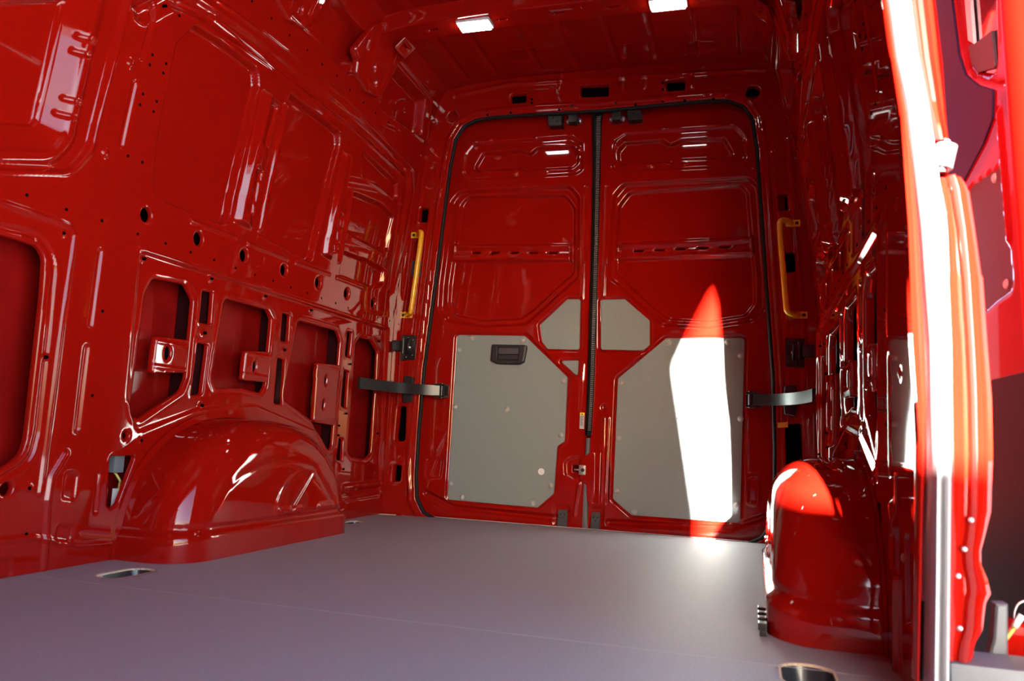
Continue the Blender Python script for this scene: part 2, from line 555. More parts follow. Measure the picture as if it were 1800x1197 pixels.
# openings, lower zone
H([(-1.633,0.714),(-1.611,0.76),(-1.475,0.769),(-1.434,0.729),(-1.434,0.674),(-1.434,0.495),(-1.45,0.455),(-1.532,0.41),(-1.61,0.366),(-1.644,0.38),(-1.642,0.485)], .028)
H([(-1.4,0.765),(-1.349,0.769),(-1.346,0.668),(-1.399,0.667)], .006)
H([(-1.398,0.606),(-1.35,0.605),(-1.358,0.453),(-1.406,0.443)], .006)
H([(-1.291,0.762),(-1.053,0.764),(-1.025,0.738),(-1.028,0.5),(-1.051,0.475),(-1.156,0.485),(-1.296,0.476),(-1.317,0.505)], .022)
H([(-0.961,0.767),(-0.913,0.768),(-0.91,0.669),(-0.961,0.668)], .006)
H([(-0.97,0.607),(-0.919,0.604),(-0.917,0.441),(-0.972,0.448)], .006)
H([(-0.858,0.758),(-0.564,0.76),(-0.53,0.722),(-0.534,0.491),(-0.536,0.257),(-0.627,0.33),(-0.712,0.394),(-0.918,0.467),(-0.891,0.593)], .025)
H([(-0.484,0.771),(-0.44,0.77),(-0.444,0.667),(-0.488,0.667)], .005)
H([(-0.489,0.608),(-0.445,0.605),(-0.442,0.454),(-0.491,0.461)], .005)
H([(-0.487,0.332),(-0.448,0.328),(-0.444,0.238),(-0.497,0.245)], .005)
H([(-0.366,0.758),(-0.264,0.762),(-0.19,0.72),(-0.186,0.538),(-0.189,0.262),(-0.242,0.245),(-0.373,0.256),(-0.407,0.282),(-0.403,0.727)], .025)
H([(-2.175,0.758),(-2.036,0.758),(-1.99,0.756),(-1.971,0.732),(-1.965,0.644),(-1.962,0.312),(-1.969,0.273),(-2.019,0.238),(-2.1,0.213)], .05)
H([(-1.703,0.269),(-1.612,0.27),(-1.639,0.198),(-1.659,0.144),(-1.681,0.129),(-1.698,0.142),(-1.7,0.212)], .008)
LH0 = [(-2.177,0.77),(-2.039,0.78),(-1.977,0.775),(-1.943,0.731),(-1.938,0.594),(-1.936,0.325),(-1.944,0.272),(-1.965,0.249),(-2.017,0.22),(-2.097,0.192)]
Fe('ring', fillet(LH0, .07), .010, .006)
# raised frames around openings
for hpoly, w, dd in ((LWH[0], .028, -.004), (LWH[3], .028, -.004), (LWH[6], .028, -.004), (LWH[10], .025, -.004)):
    Fe('ring', [tuple(p) for p in inset(np.array(hpoly), -.014)], .008, -.0016)
for k in (1, 2, 4, 5, 7, 8):
    Fe('ring', [tuple(p) for p in inset(np.array(LWH[k]), -.006)], .006, -.0008)
# round holes along the waist
HOLES = [(-1.669,0.924),(-1.448,0.914),(-1.222,0.916),(-0.987,0.918),(-0.752,0.92),(-0.526,0.921),(-0.283,0.923)]
for k, c in enumerate(HOLES): LWH.append(circle(c, .021 if k == 0 else .022, 16)); 
LWH.append(circle([(-1.999,0.197)][0], .016)); LWH.append(circle([(-1.656,0.322)][0], .012))
# waist crease and frames
Fe('bead', [(-2.185,0.826),(-2.104,0.828),(-2.015,0.828),(-1.943,0.829),(-1.914,0.826),(-1.895,0.811),(-1.896,0.77),(-1.903,0.6),(-1.907,0.326),(-1.91,0.182)], .012, -.006)
Fe('bead', [(-1.68,0.827),(-0.132,0.834)], .010, -.004)
Fe('bead', [(-0.113,0.829),(-0.113,0.75),(-0.108,0.517),(-0.089,0.084)], .014, -.007)
Fe('bead', [(-1.849,0.276),(-1.883,0.221),(-1.885,0.165),(-1.875,0.006)], .016, -.008)
for a, b, w in (([(-1.774,1.476)][0], [(-1.787,1.32)][0], .012), ([(-1.791,1.246)][0], [(-1.793,1.077)][0], .014), ([(-1.81,0.788)][0], [(-1.815,0.596)][0], .014), ([(-1.819,0.538)][0], [(-1.821,0.335)][0], .016), ([(-1.738,0.225)][0], [(-1.734,0.127)][0], .008)):
    Fe('bead', [a, b], w, .007)
Fe('rec', fillet([(-1.847,0.236),(-1.796,0.232),(-1.799,0.154),(-1.845,0.163)], .014), .006, .010)
Fe('rec', fillet([(-1.851,0.109),(-1.796,0.103),(-1.797,0.054),(-1.853,0.062)], .014), .006, .010)
Fe('rec', fillet([(-2.024,0.053),(-1.966,0.043),(-1.954,0.016),(-1.954,-0.021),(-2.014,-0.024)], .02), .006, .010)
Fe('bead', [(-2.001,0.085),(-1.911,0.082),(-1.774,0.047),(-1.661,0.042)], .010, -.004)
Fe('bead', [(-0.428,0.129),(-0.097,0.135)], .02, -.010)
Fe('bead', [(-0.406,0.077),(-0.089,0.084)], .012, .006)
# upper zone: big window recess far left with notched channel
P0 = fillet([(-2.371,1.221),(-1.985,1.455),(-1.986,1.367),(-1.984,1.04),(-2.003,0.994),(-2.125,0.956),(-2.312,0.941)], .06)
P0b = fillet([(-2.371,1.221),(-1.945,1.479),(-1.946,1.39),(-1.949,1.033),(-1.981,0.979),(-2.121,0.932),(-2.307,0.911)], .08)
P0c = fillet([(-2.371,1.221),(-1.858,1.531),(-1.862,1.437),(-1.882,1.033),(-1.926,0.955),(-2.115,0.895),(-2.302,0.878)], .09)
ins_ = lambda P_, r_: [tuple(p) for p in inset(np.array(P_), r_)]
Fe('recl', P0c, .013, .014); Fe('rec', ins_(P0b, -.030), -.011, .028); Fe('recl', ins_(P0b, .006), .010, .011); Fe('recl', ins_(P0b, .018), .022, .045); Fe('rec', ins_(P0b, .066), .012, .010)
Fe('ring', P0c, .010, -.004)
for q in [(-1.938,1.288),(-1.942,1.249),(-1.939,1.13),(-1.948,1.09)]:
    Fe('bead', [(q[0] - .035, q[1] - .003), (q[0] + .002, q[1])], .009, .006)
for q in [(-1.851,1.284),(-1.872,1.037)]: Fe('dim', (q[0] + .03, q[1]), .016, -.007)
# recessed outer-skin panels
Fe('rec', fillet([(-1.624,1.498),(-1.517,1.508),(-1.319,1.509),(-1.296,1.462),(-1.319,1.017),(-1.336,0.983),(-1.584,0.979),(-1.653,0.982),(-1.678,1.128),(-1.681,1.413)], .03), .030, .010)
Fe('rec', fillet([(-1.136,1.51),(-0.778,1.508),(-0.759,1.463),(-0.805,1.001),(-0.828,0.981),(-1.15,1),(-1.153,1.058),(-1.142,1.461)], .02), .030, .010)
Fe('rec', fillet([(-0.587,1.507),(-0.241,1.479),(-0.212,1.427),(-0.227,1.404),(-0.565,1.407),(-0.589,1.442)], .008), .022, .008)
Fe('rec', fillet([(-0.618,1.326),(-0.352,1.353),(-0.216,1.334),(-0.21,1.175),(-0.342,1.161),(-0.608,1.159)], .014), .026, .009)
Fe('rec', fillet([(-0.599,1.084),(-0.36,1.097),(-0.206,1.09),(-0.203,1.028),(-0.26,0.991),(-0.606,0.98)], .014), .026, .009)
Fe('bead', [(-0.571,1.41),(-0.266,1.398)], .010, -.004); Fe('bead', [(-0.555,1.147),(-0.269,1.148)], .010, -.004)
# ribs between them: raised hats with slot recesses
r1 = [(-1.306,1.013),(-1.283,1.453)]; Fe('ramp', r1[0], r1[1], .022, .023, .030, .05)
r2 = [(-1.174,1.015),(-1.162,1.458)]; Fe('ramp', r2[0], r2[1], .012, .012, .006, .012)
Fe('rec', fillet([(-1.251,1.444),(-1.181,1.442),(-1.196,1.286),(-1.261,1.277)], .012), .016, .008)
Fe('rec', fillet([(-1.262,1.212),(-1.194,1.212),(-1.203,1.05),(-1.271,1.049)], .012), .016, .008)
r3 = [(-0.763,1.031),(-0.743,1.446)]; Fe('ramp', r3[0], r3[1], .018, .024, .026, .04)
r4 = [(-0.63,1.03),(-0.628,1.327)]; Fe('ramp', r4[0], r4[1], .009, .011, .006, .012)
Fe('rec', fillet([(-0.709,1.442),(-0.65,1.449),(-0.664,1.285),(-0.709,1.281)], .008), .012, .008)
Fe('rec', fillet([(-0.696,1.221),(-0.645,1.221),(-0.657,1.059),(-0.702,1.059)], .008), .012, .008)
# long upper channel turning down at the rear
ch = [(-1.817,1.43),(-1.736,1.516),(-1.627,1.542),(-1.41,1.559),(-1.172,1.568),(-0.829,1.577),(-0.401,1.571),(-0.176,1.551),(-0.129,1.48),(-0.135,1.303),(-0.13,1.024)]
Fe('bead', ch, .036, .014)
che = [(-1.701,1.527),(-1.546,1.555),(-1.255,1.545),(-0.633,1.545),(-0.246,1.527),(-0.196,1.432),(-0.148,1.113),(-0.166,1.004)]
Fe('bead', che, .008, -.006)
che2 = [(-1.569,1.6),(-1.316,1.616),(-0.833,1.629),(-0.118,1.578),(-0.069,1.491),(-0.066,1.186),(-0.102,1.011)]
Fe('bead', che2, .008, -.006)
for a, b in (((335,392),(415,420)), ((435,428),(505,455)), ((520,462),(580,483)), ((592,490),(642,508))): pass
for seg in ([(-1.495,0.957),(-1.279,0.961)], [(-1.214,0.958),(-0.978,0.961)], [(-0.921,0.96),(-0.676,0.967)], [(-0.621,0.967),(-0.375,0.969)]):
    Fe('bead', seg, .009, -.005)
# shelf line and roof-side recesses
Fe('bead', [(-2.45, 1.716), (-.10, 1.726)], .010, -.005)
Fe('rec', fillet([(-0.531,1.901),(-0.186,1.895),(-0.111,1.728),(-0.557,1.695),(-0.548,1.772)], .03), .055, .018)
Fe('rec', fillet([(-1.042,1.932),(-0.967,1.914),(-0.768,1.897),(-0.738,1.838),(-0.806,1.767),(-0.805,1.713),(-0.975,1.713),(-1.083,1.775),(-1.199,1.844)], .03), .055, .018)
Fe('bead', [(-0.499,1.921),(-0.145,1.915),(-0.072,1.759)], .010, -.006)
BH = [(-1.783,0.638),(-1.786,0.421),(-1.931,0.804),(-1.938,0.502),(-1.943,0.197),(-1.934,0.092),(-2.041,0.865),(-1.929,0.864),(-1.818,0.867),(-1.692,0.865),(-1.584,0.866),(-1.477,0.866),(-1.369,0.867),(-1.26,0.866),(-1.155,0.866),(-1.048,0.867),(-0.936,0.866),(-0.824,0.867),(-0.72,0.866),(-0.609,0.866),(-0.504,0.865),(-0.352,0.869),(-0.231,0.868),(-0.109,0.872),(-1.755,1.342),(-1.757,1.313),(-1.702,1.342),(-1.705,1.314),(-1.759,1.231),(-1.761,1.2),(-1.708,1.232),(-1.711,1.202),(-1.767,1.057),(-1.715,1.058),(-1.744,1.486),(-1.692,1.486),(-1.428,1.674),(-1.323,1.675),(-1.215,1.673),(-1.104,1.676),(-1.001,1.673),(-0.896,1.679),(-0.789,1.671),(-0.674,1.67),(-0.568,1.671),(-0.448,1.678),(-1.602,0.31),(-1.659,0.804),(-1.371,0.808),(-1.083,0.806),(-0.786,0.808),(-1.361,0.419),(-1.111,0.389),(-1.085,0.39),(-1.379,0.638),(-0.942,0.638),(-0.445,0.638),(-0.502,0.343),(-0.439,0.206),(-0.147,0.357),(-0.197,0.766),(-0.869,1.982),(-0.449,0.433),(-0.503,0.382)]
BHD = [(-1.938,0.502),(-1.931,0.804),(-1.943,0.197),(-1.659,0.804),(-1.371,0.808),(-1.083,0.806),(-0.786,0.808),(-1.602,0.31),(-1.361,0.419),(-1.379,0.638),(-0.942,0.638)]
for q in BHD: Fe('dim', q, .012, -.004)

RX0 = -.055
wl = pressed('wall_left', -2.45, RX0, -.03, 1.985, .0042, map_left, LWF, LWH, RED, flip=False)
struct(wl)
# little drilled holes along the sheet
def drilled(pts, mp, parent, feats_mesh, r=.0042):
    b = MB()
    me = feats_mesh.data
    for (y, z) in pts:
        c = mp(np.array([y]), np.array([z]), np.array([0.0]))[0]
        s_ = -1 if c[0] < 0 else 1
        b.cyl((c[0] + s_ * .010, y, z), (c[0] - s_ * .0012, y, z), r, 10)
    o = b.build('drilled_hole', DARK, parent); o['kind'] = 'stuff'
    return o
drilled([q for q in BH if q not in BHD], map_left, wl, wl)
b = MB()
for (y, z) in BHD:
    b.cyl((-.93, y, z), (-float(halfw(z)) + .0045, y, z), .0048, 10)
bb = b.build('bolt_hole', DARK, wl); bb['kind'] = 'stuff'

# outer skins and unseen front part
def skin(name, s_, ya, yb, off, m):
    zs = list(np.linspace(-.14, 1.98, 20)); V = []; F = []
    for z in zs:
        x = s_ * (float(halfw(z)) + off)
        V += [(x, ya, z), (x, yb, z)]
    for k in range(len(zs) - 1): F.append((2 * k, 2 * k + 1, 2 * k + 3, 2 * k + 2))
    return from_arrays(name, V, F, m)
sl = skin('wall_left_outer', -1, -4.3, .03, .085, REDBACK); sl.parent = wl
# dark posts painted for the shade behind the pillars, plus a stiffening pressing
POST_SHADE = mat('post_shade_red', (0.025, 0.002, 0.003), 0.6, spec=0.15)
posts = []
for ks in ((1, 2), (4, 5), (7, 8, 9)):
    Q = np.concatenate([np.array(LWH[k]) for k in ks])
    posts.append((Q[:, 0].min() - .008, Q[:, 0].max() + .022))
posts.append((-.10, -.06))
def shade_posts(s_, parent, depth):
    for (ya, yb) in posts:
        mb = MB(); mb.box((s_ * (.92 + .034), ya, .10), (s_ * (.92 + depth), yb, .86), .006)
        mb.build('shade_post', POST_SHADE, parent)
shade_posts(-1, wl, .083)
mb = MB()
mb.box((-.99, -1.9, .79), (-.945, -.1, .81), .004)
mb.build('inner_stiffener', REDBACK, wl)
for nm_, par_, q_ in (('dark_hole_backing', wl, -1),):
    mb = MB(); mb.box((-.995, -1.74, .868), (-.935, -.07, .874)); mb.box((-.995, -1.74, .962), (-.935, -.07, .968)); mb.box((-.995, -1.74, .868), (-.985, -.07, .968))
    mb.build(nm_, DARK, par_)  # closed backing painted near-black for the shade in the round holes
mb = MB(); mb.box((-.93, -4.3, -.1), (-.915, -2.44, 1.985)); mb.build('front_sheet', RED, wl)

# bracket plates inside the openings
def bracket(px, holes_, parent, mapf, name='bracket'):
    P = np.array(px)
    u0_, v0_ = P.min(0); u1_, v1_ = P.max(0)
    f = lambda u, v, d: mapf(u, v, d + .004)
    o = pressed(name, u0_ - .005, u1_ + .005, v0_ - .005, v1_ + .005, .004, f, [('bead', [(u0_, v1_ - .02), (u1_, v1_ - .02)], .006, -.002), ('bead', [(u0_, v0_ + .02), (u1_, v0_ + .02)], .006, -.002)], holes_, RED, outline=fillet(px, .006), flange=.02, lip=.001, parent=parent)
    cu = [np.mean(h_, 0) for h_ in holes_]
    mb = MB()
    for c_ in cu:
        a_ = mapf(np.array([c_[0]]), np.array([c_[1]]), np.array([.012]))[0]; b_ = mapf(np.array([c_[0]]), np.array([c_[1]]), np.array([.020]))[0]
        mb.box((a_[0], c_[0] - .018, c_[1] - .028), (b_[0], c_[0] + .018, c_[1] + .028))
    mb.build('dark_slot_backing', DARK, o)  # near-black plate painted as the shade inside the bracket holes
    return o
B1 = [(-1.575,0.6),(-1.442,0.607),(-1.443,0.511),(-1.578,0.497)]
B2 = [(-1.155,0.609),(-1.011,0.622),(-1.024,0.516),(-1.16,0.512)]
B3 = [(-0.695,0.617),(-0.525,0.625),(-0.536,0.381),(-0.691,0.39)]
bracket(B1, [circle([(-1.525,0.559)][0], .014, 14, .022)], wl, map_left)
bracket(B2, [circle([(-1.104,0.563)][0], .012, 14, .020)], wl, map_left)
bracket(B3, [circle([(-0.629,0.554)][0], .011, 14, .024), circle([(-0.633,0.46)][0], .011, 14, .024)], wl, map_left)

# ---- right wall: the same pressing mirrored, cut at the sliding door opening
edge = [(-2.037,1.335),(-1.958,1.169),(-1.967,1.035),(-1.996,0.939),(-2.005,0.836),(-2.033,0.731),(-2.053,0.542),(-2.078,0.452),(-2.094,0.383),(-2.082,0.282),(-2.04,0.029)]
edge = [(y, z) for y, z in edge]
oz = [(-2.0, 1.99)] + [(edge[0][0], 1.75)] + edge + [(edge[-1][0], -.03)]
RO = oz + [(RX0, -.03), (RX0, 1.99)]
ymin = min(p[0] for p in RO)
rf = [f for f in LWF if f[0] == 'ramp' or np.array(f[1]).reshape(-1, 2)[:, 0].min() > -1.95 or f[1] is ch or f[1] is che or f[1] is che2]
rh = [h_ for h_ in LWH if np.array(h_)[:, 0].min() > -1.9]
rh += [rect(-2.0, .10, -1.965, .24, .008), rect(-1.90, .16, -1.872, .33, .008)]
wr = struct(pressed('wall_right', ymin - .01, RX0, -.03, 1.985, .0048, map_right, rf, rh, RED, outline=RO, flange=.02, flip=True))
drilled([q for q in BH if q not in BHD and q[0] > -1.9], map_right, wr, wr)
shade_posts(1, wr, .044)
sr = skin('wall_right_outer', 1, -2.10, .03, .045, REDBACK); sr.parent = wr
for Bk, hs in ((B1, [(-1.525,0.559)]), (B2, [(-1.104,0.563)]), (B3, [(-0.629,0.554),(-0.633,0.46)])):
    bracket(Bk, [circle(q, .012, 14, .022) for q in hs], wr, map_right)
mb = MB()
mb.box((.80, -4.2, 1.66), (.99, -2.05, 2.12), .01)
mb.box((.90, -4.3, -.14), (.985, -4.16, 2.0), .01)
mb.box((.92, -4.2, -.14), (1.02, -2.05, -.004), .005)
struct(mb.build('trim_2', RED))
# bulkhead behind the camera
mb = MB(); mb.box((-1.02, -4.32, -.14), (.985, -4.26, 2.12)); struct(mb.build('wall_front', RED))

# ---- roof
rfe = []
for x in (-.60, -.46, -.25, -.08, .10, .27, .45, .62):
    rfe.append(('bead', [(x, -.12), (x, -.56)], .016, .007)); rfe.append(('bead', [(x, -.76), (x, -2.4)], .016, .007))
rfe += [('rec', rect(-.36, -.30, -.22, -.20, .02), .004, .01), ('rec', rect(.08, -.26, .26, -.16, .02), .004, .01), ('rec', rect(.40, -.24, .52, -.15, .02), .004, .01)]
ceil = struct(pressed('ceiling', -.76, .76, -2.46, -.05, .008, map_roof, rfe, [], RED, flip=True))
mb = MB(); mb.box((-.95, -4.3, 2.06), (.95, .04, 2.10)); mb.box((-.8, -4.3, 2.0), (.8, -2.44, 2.05))
o = mb.build('outer_roof', REDBACK, ceil)
# longitudinal roof-side coving
for s_ in (-1, 1):
    V = []; F = []
    prof = [(.80, 1.88), (.76, 1.925), (.745, 1.955), (.70, 1.985), (.66, 2.012)]
    pts = [(-3.78 if k == 0 else -.055) for k in (0, 1)]
    for (x, z) in [(.742, 1.968), (.722, 1.984), (.695, 2.000), (.66, 2.010)]:
        V += [(s_ * x, -2.46, z), (s_ * x, -.055, z)]
    for k in range(3): F.append((2 * k, 2 * k + 1, 2 * k + 3, 2 * k + 2))
    from_arrays('roof_cove', V, F, RED, ceil)
def bow(yc, w, zb, name, holes_, parent):
    def mp(u, v, d):
        # u along x, v across the hat section (-1..1)
        a = np.abs(v); prof = np.clip((1.0 - a) / 0.35, 0, 1)
        zr = roof_z(np.clip(u, -.76, .76))
        zz = zr + (zb - 2.01) * sstep(prof) - 0.0
        return np.stack([u, yc + v * w, zz + d], 1)
    fe = [('bead', [(-.62, 0.0), (-.50, 0)], .10, .003)]
    return pressed(name, -.74, .74, -1, 1, .012, mp, [], holes_, RED, flange=.01, lip=.002, parent=parent, flip=True)
bh = []
for x in (-.55, -.26, -.04, .17, .5):
    bh.append(fillet([(x - .018, -.10), (x + .018, -.10), (x + .018, .10), (x - .018, .10)], .008))
bw1 = bow(-.66, .085, 1.955, 'roof_bow', bh, ceil)
bow(-1.22, .085, 1.955, 'roof_bow', [], ceil)
bow(-1.80, .085, 1.955, 'roof_bow', [], ceil)
mb = MB(); mb.box((-.70, -.70, 2.02), (.70, -.62, 2.04)); mb.build('bow_cavity', DARK, ceil)
# gussets from bow down to the wall
GP = [(-0.81,1.887),(-0.736,1.961),(-0.561,1.983),(-0.471,1.934),(-0.523,1.783),(-0.574,1.748),(-0.704,1.727),(-0.711,1.798),(-0.773,1.746),(-0.845,1.764)]
GP = [(-.86, 1.80), (-.79, 1.93), (-.72, 1.975), (-.55, 1.975), (-.53, 1.93), (-.575, 1.77), (-.60, 1.72), (-.70, 1.70), (-.80, 1.73), (-.815, 1.775)]
def gusset(s_, dy, parent):
    mp = (map_left if s_ < 0 else map_right)
    f = lambda u, v, d: mp(u, v, d - .022)
    P = [(y + dy, z) for y, z in GP]
    hs = [circle((-.70 + dy, 1.80), .010, 12, .016), circle((-.66 + dy, 1.755), .010, 12, .016), rect(-.80 + dy, 1.83, -.782 + dy, 1.875, .006)]
    return pressed('bow_gusset', -.88 + dy, -.5 + dy, 1.68, 1.98, .005, f, [('bead', [(-.74 + dy, 1.95), (-.72 + dy, 1.74)], .012, -.006), ('bead', [(-.58 + dy, 1.95), (-.61 + dy, 1.76)], .012, -.006), ('rec', rect(-.70 + dy, 1.71, -.62 + dy, 1.735, .006), .004, .006)], hs, RED, outline=fillet(P, .015), flange=.03, lip=.002, parent=parent, flip=(s_ > 0))
for s_ in (-1, 1):
    for dy in (0, -.56): gusset(s_, dy, ceil)
# sloping slotted tab where bow meets gusset
for s_ in (-1, 1):
    fn = lambda u, v, d: np.stack([s_ * (.70 - v * .55), -.60 + u, 1.915 + v * .5 + d], 1)
    pressed('slotted_tab', -.05, .05, -.03, .06, .004, fn, [('rec', rect(-.035, -.012, .035, .042, .01), .003, .006)], [rect(-.025, .005, .025, .022, .008)], RED, outline=rect(-.05, -.03, .05, .06, .008), flange=.01, parent=ceil, flip=(s_ < 0))

# ---- rear frame with the door opening
oh = [(.0, 1.835), (-.30, 1.842), (-.496, 1.843), (-.58, 1.836), (-.645, 1.806), (-.683, 1.745), (-.703, 1.611), (-.724, 1.335), (-.747, 1.008), (-.774, .66), (-.783, .371), (-.783, .18), (-.772, .075), (-.735, .015), (-.68, -.012), (0, -.012)]
half = [(x * .985 + 0.0, z) for x, z in oh]
opening = half + [(-x, z) for x, z in half[-2:0:-1]]
secz = np.linspace(-.03, 1.98, 40)
sec = [(-float(halfw(z)) - .004, z) for z in secz] + [(x, float(roof_z(x)) + .006) for x in np.linspace(-.70, .70, 15)] + [(float(halfw(z)) + .004, z) for z in secz[::-1]]
rr = []; rhs = []
rhs += [fillet([(-0.4074,1.9426),(-0.3307,1.939),(-0.3287,1.895),(-0.4024,1.8954)], .008), fillet([(-0.0783,1.9554),(0.0512,1.9494),(0.0529,1.8934),(-0.0736,1.8986)], .006), fillet([(0.3042,1.9455),(0.3847,1.9435),(0.3881,1.894),(0.3078,1.8957)], .008)]
rhs += [fillet([(-0.8258,1.4149),(-0.7826,1.4159),(-0.784,1.3476),(-0.827,1.3463)], .004), fillet([(0.7697,1.4093),(0.8074,1.4101),(0.8121,1.3426),(0.7745,1.3392)], .004), fillet([(0.7975,1.1644),(0.8368,1.1658),(0.8414,1.0858),(0.8022,1.0817)], .004)]
rhs += [fillet([(-0.872,0.485),(-0.8324,0.4863),(-0.8272,0.3269),(-0.878,0.3272)], .012), fillet([(-0.8759,0.2172),(-0.8367,0.2193),(-0.8374,0.1482),(-0.8793,0.1457)], .006), fillet([(0.8029,0.4682),(0.8623,0.475),(0.8711,0.3068),(0.8079,0.299)], .008)]
rhs += [circle([(0.6668,1.8602)][0], .030), circle([(-0.6892,1.8566)][0], .024)]
rr += [('ring', [tuple(p) for p in inset(np.array(opening), -.028)], .012, -.006)]
for q in ([(-0.1729,2.018),(-0.1731,1.9582)], [(0.1086,1.9869),(0.1106,1.9177)], [(0.2044,1.9808),(0.206,1.9201)], [(0.4107,1.9749),(0.4143,1.9124)]): rr.append(('bead', q, .007, -.004))
rr.append(('bead', [(-0.6807,1.9571),(-0.4235,1.991),(0.1191,1.9753),(0.7164,1.9567)], .008, -.006))
rr.append(('bead', [(-0.5393,1.862),(-0.2602,1.8732),(0.1224,1.8613),(0.5436,1.8553)], .008, -.004))
rr.append(('bead', [(-0.8122,1.6524),(-0.8319,1.3766),(-0.8614,0.9973),(-0.8755,0.784),(-0.8736,0.5084)], .008, -.005))
rr.append(('bead', [(-0.7507,1.5934),(-0.7731,1.4018),(-0.7984,0.9969),(-0.815,0.7319),(-0.8119,0.2664),(-0.7906,0.1157)], .006, -.004))
rr.append(('ring', rhs[6] and [tuple(p) for p in inset(np.array(rhs[6]), -.008)], .009, -.004))
rr.append(('ring', [tuple(p) for p in inset(np.array(rhs[7]), -.006)], .008, -.003))
mrr = [(a[0], [(-x, z) for x, z in a[1]], *a[2:]) for a in rr[-4:-2]]
rr += mrr
rr.append(('dim', [(-0.7695,1.6194)][0], .014, -.006)); rr.append(('dim', [(-0.8419,0.2547)][0], .012, -.004))
frame = struct(pressed('wall_rear', -.93, .93, -.03, 2.025, .0062, map_rear, rr, [opening] + rhs, RED, outline=sec, flange=.035))
b = MB()
for q in [(-0.5134,1.849),(-0.4002,1.8514),(-0.1713,1.8473),(0.1731,1.8441),(0.2917,1.8503),(0.3866,1.8452),(0.5061,1.8431),(0.2898,1.9337),(0.2905,1.905),(-0.3021,1.9065),(-0.3014,1.8901)]:
    b.cyl((q[0], -.05, q[1]), (q[0], -.062, q[1]), .006, 10)
b.build('drilled_hole', DARK, frame)['kind'] = 'stuff'
mb = MB()
mb.box((-1.0, .12, -.14), (1.0, .14, 2.1)); mb.box((-.75, .02, 1.88), (.75, .03, 1.885)); o = mb.build('rear_outer_skin', REDBACK, frame)
mb = MB()
mb.box((-.75, -.03, 1.86), (.75, -.02, 1.97)); mb.box((-1.0, .0, -.1), (-.80, .02, 1.9)); mb.box((.80, .0, -.1), (1.0, .02, 1.9)); mb.build('dark_back_sheet', DARK, frame)  # painted near-black for the shade behind the frame holes
mb = MB(); mb.cyl(tuple((*[(-0.6892,1.8566)][0],))[:1] + (-.04,) + ([(-0.6892,1.8566)][0][1],), ([(-0.6892,1.8566)][0][0], -.03, [(-0.6892,1.8566)][0][1]), .026, 20); mb.build('grommet_cap', REDBACK, frame)

# ================================================================== REAR DOORS
def loft(name, rows, section, m, parent=None, Y=None, origin=None, smooth=True, cap=True):
    """rows: (xl, xr, z, y); section: list of (t across 0..1, dy)"""
    V = []; F = []; n = len(section)
    for xl, xr, z, y in rows:
        for t, dy in section: V.append((xl + (xr - xl) * t, y + dy, z))
    for i in range(len(rows) - 1):
        for k in range(n):
            l = (k + 1) % n
            F.append((i * n + k, i * n + l, (i + 1) * n + l, (i + 1) * n + k))
    if cap: F.append(tuple(range(n))); F.append(tuple((len(rows) - 1) * n + k for k in range(n)))
    return MB().add(V, F).build(name, m, parent, origin=origin, angle=50)

def mirx(P): return [(-x, z) for x, z in P]
wo = fillet([(-0.6603,1.5173),(-0.1166,1.5157),(-0.07,1.4579),(-0.0587,1.0797),(-0.1013,1.0468),(-0.2446,0.9109),(-0.2981,0.8643),(-0.4999,0.853),(-0.6854,0.884),(-0.7343,0.9402),(-0.7332,1.0616),(-0.7033,1.4665)], .05)
wi = fillet([(-0.6245,1.4907),(-0.1415,1.477),(-0.0944,1.4141),(-0.0855,1.1059),(-0.1232,1.0754),(-0.267,0.9394),(-0.3262,0.8953),(-0.5018,0.8871),(-0.6504,0.9107),(-0.6904,0.967),(-0.6904,1.0611),(-0.6565,1.4507)], .045)
top_rec = fillet([(-0.587,1.6329),(-0.5535,1.6949),(-0.3638,1.697),(-0.3192,1.6805),(-0.2876,1.7059),(-0.1185,1.7032),(-0.0854,1.6635),(-0.0888,1.6156),(-0.1143,1.5929),(-0.3044,1.5953),(-0.3314,1.5886),(-0.3594,1.6037),(-0.5626,1.601),(-0.5888,1.6135)], .010)
top_out = fillet([(-0.6417,1.6919),(-0.5989,1.7452),(-0.1228,1.7467),(-0.066,1.7106),(-0.0612,1.5767),(-0.0972,1.5573),(-0.6055,1.5562),(-0.6474,1.5917)], .03)
def door_feats(mir):
    k = mirx if mir else (lambda p: p)
    fe = [('rec', k(wo), .018, .022), ('rec', k(wi), .016, .014), ('rec', k(top_out), .008, .014), ('rec', k(top_rec), .020, .010)]
    fe.append(('rec', k(fillet([(-0.6766,1.2591),(-0.1064,1.2465),(-0.1031,1.1606),(-0.68,1.172)], .008)), -.020, .008))
    fe.append(('bead', k([(-0.6603,1.2233),(-0.1076,1.21)]), .006, .004))
    fe.append(('bead', k([(-0.6529,1.2421),(-0.1162,1.2311)]), .005, -.003))
    fe.append(('bead', k([(-0.6641,1.1907),(-0.1142,1.179)]), .005, -.003))
    for q in [(-0.5903,1.7447),(-0.5141,1.7509),(-0.2949,1.7474),(-0.0912,1.68),(-0.2365,1.5862),(-0.3858,1.5806)]: fe.append(('dim', k([q])[0], .012, -.005))
    fe.append(('bead', k([(-.735, .10), (-.60, .045), (-.10, .03)]), .016, .014))
    fe.append(('bead', k([(-0.047,0.9009),(-0.0479,1.4965)]), .006, -.004))
    return fe
gpL = fillet([(-0.6285,0.8251),(-0.3042,0.823),(-0.1011,0.6407),(-0.1028,0.3605),(-0.135,0.3393),(-0.1418,0.1339),(-0.2128,0.0695),(-0.632,0.0774)], .014)
sgL = fillet([(-0.235,0.8723),(-0.1146,0.9888),(-0.0554,0.9885),(-0.0522,0.7632),(-0.1964,0.7652),(-0.2212,0.7955)], .010)
tgL = fillet([(-0.1373,0.7128),(-0.0542,0.7155),(-0.0546,0.6442)], .006)
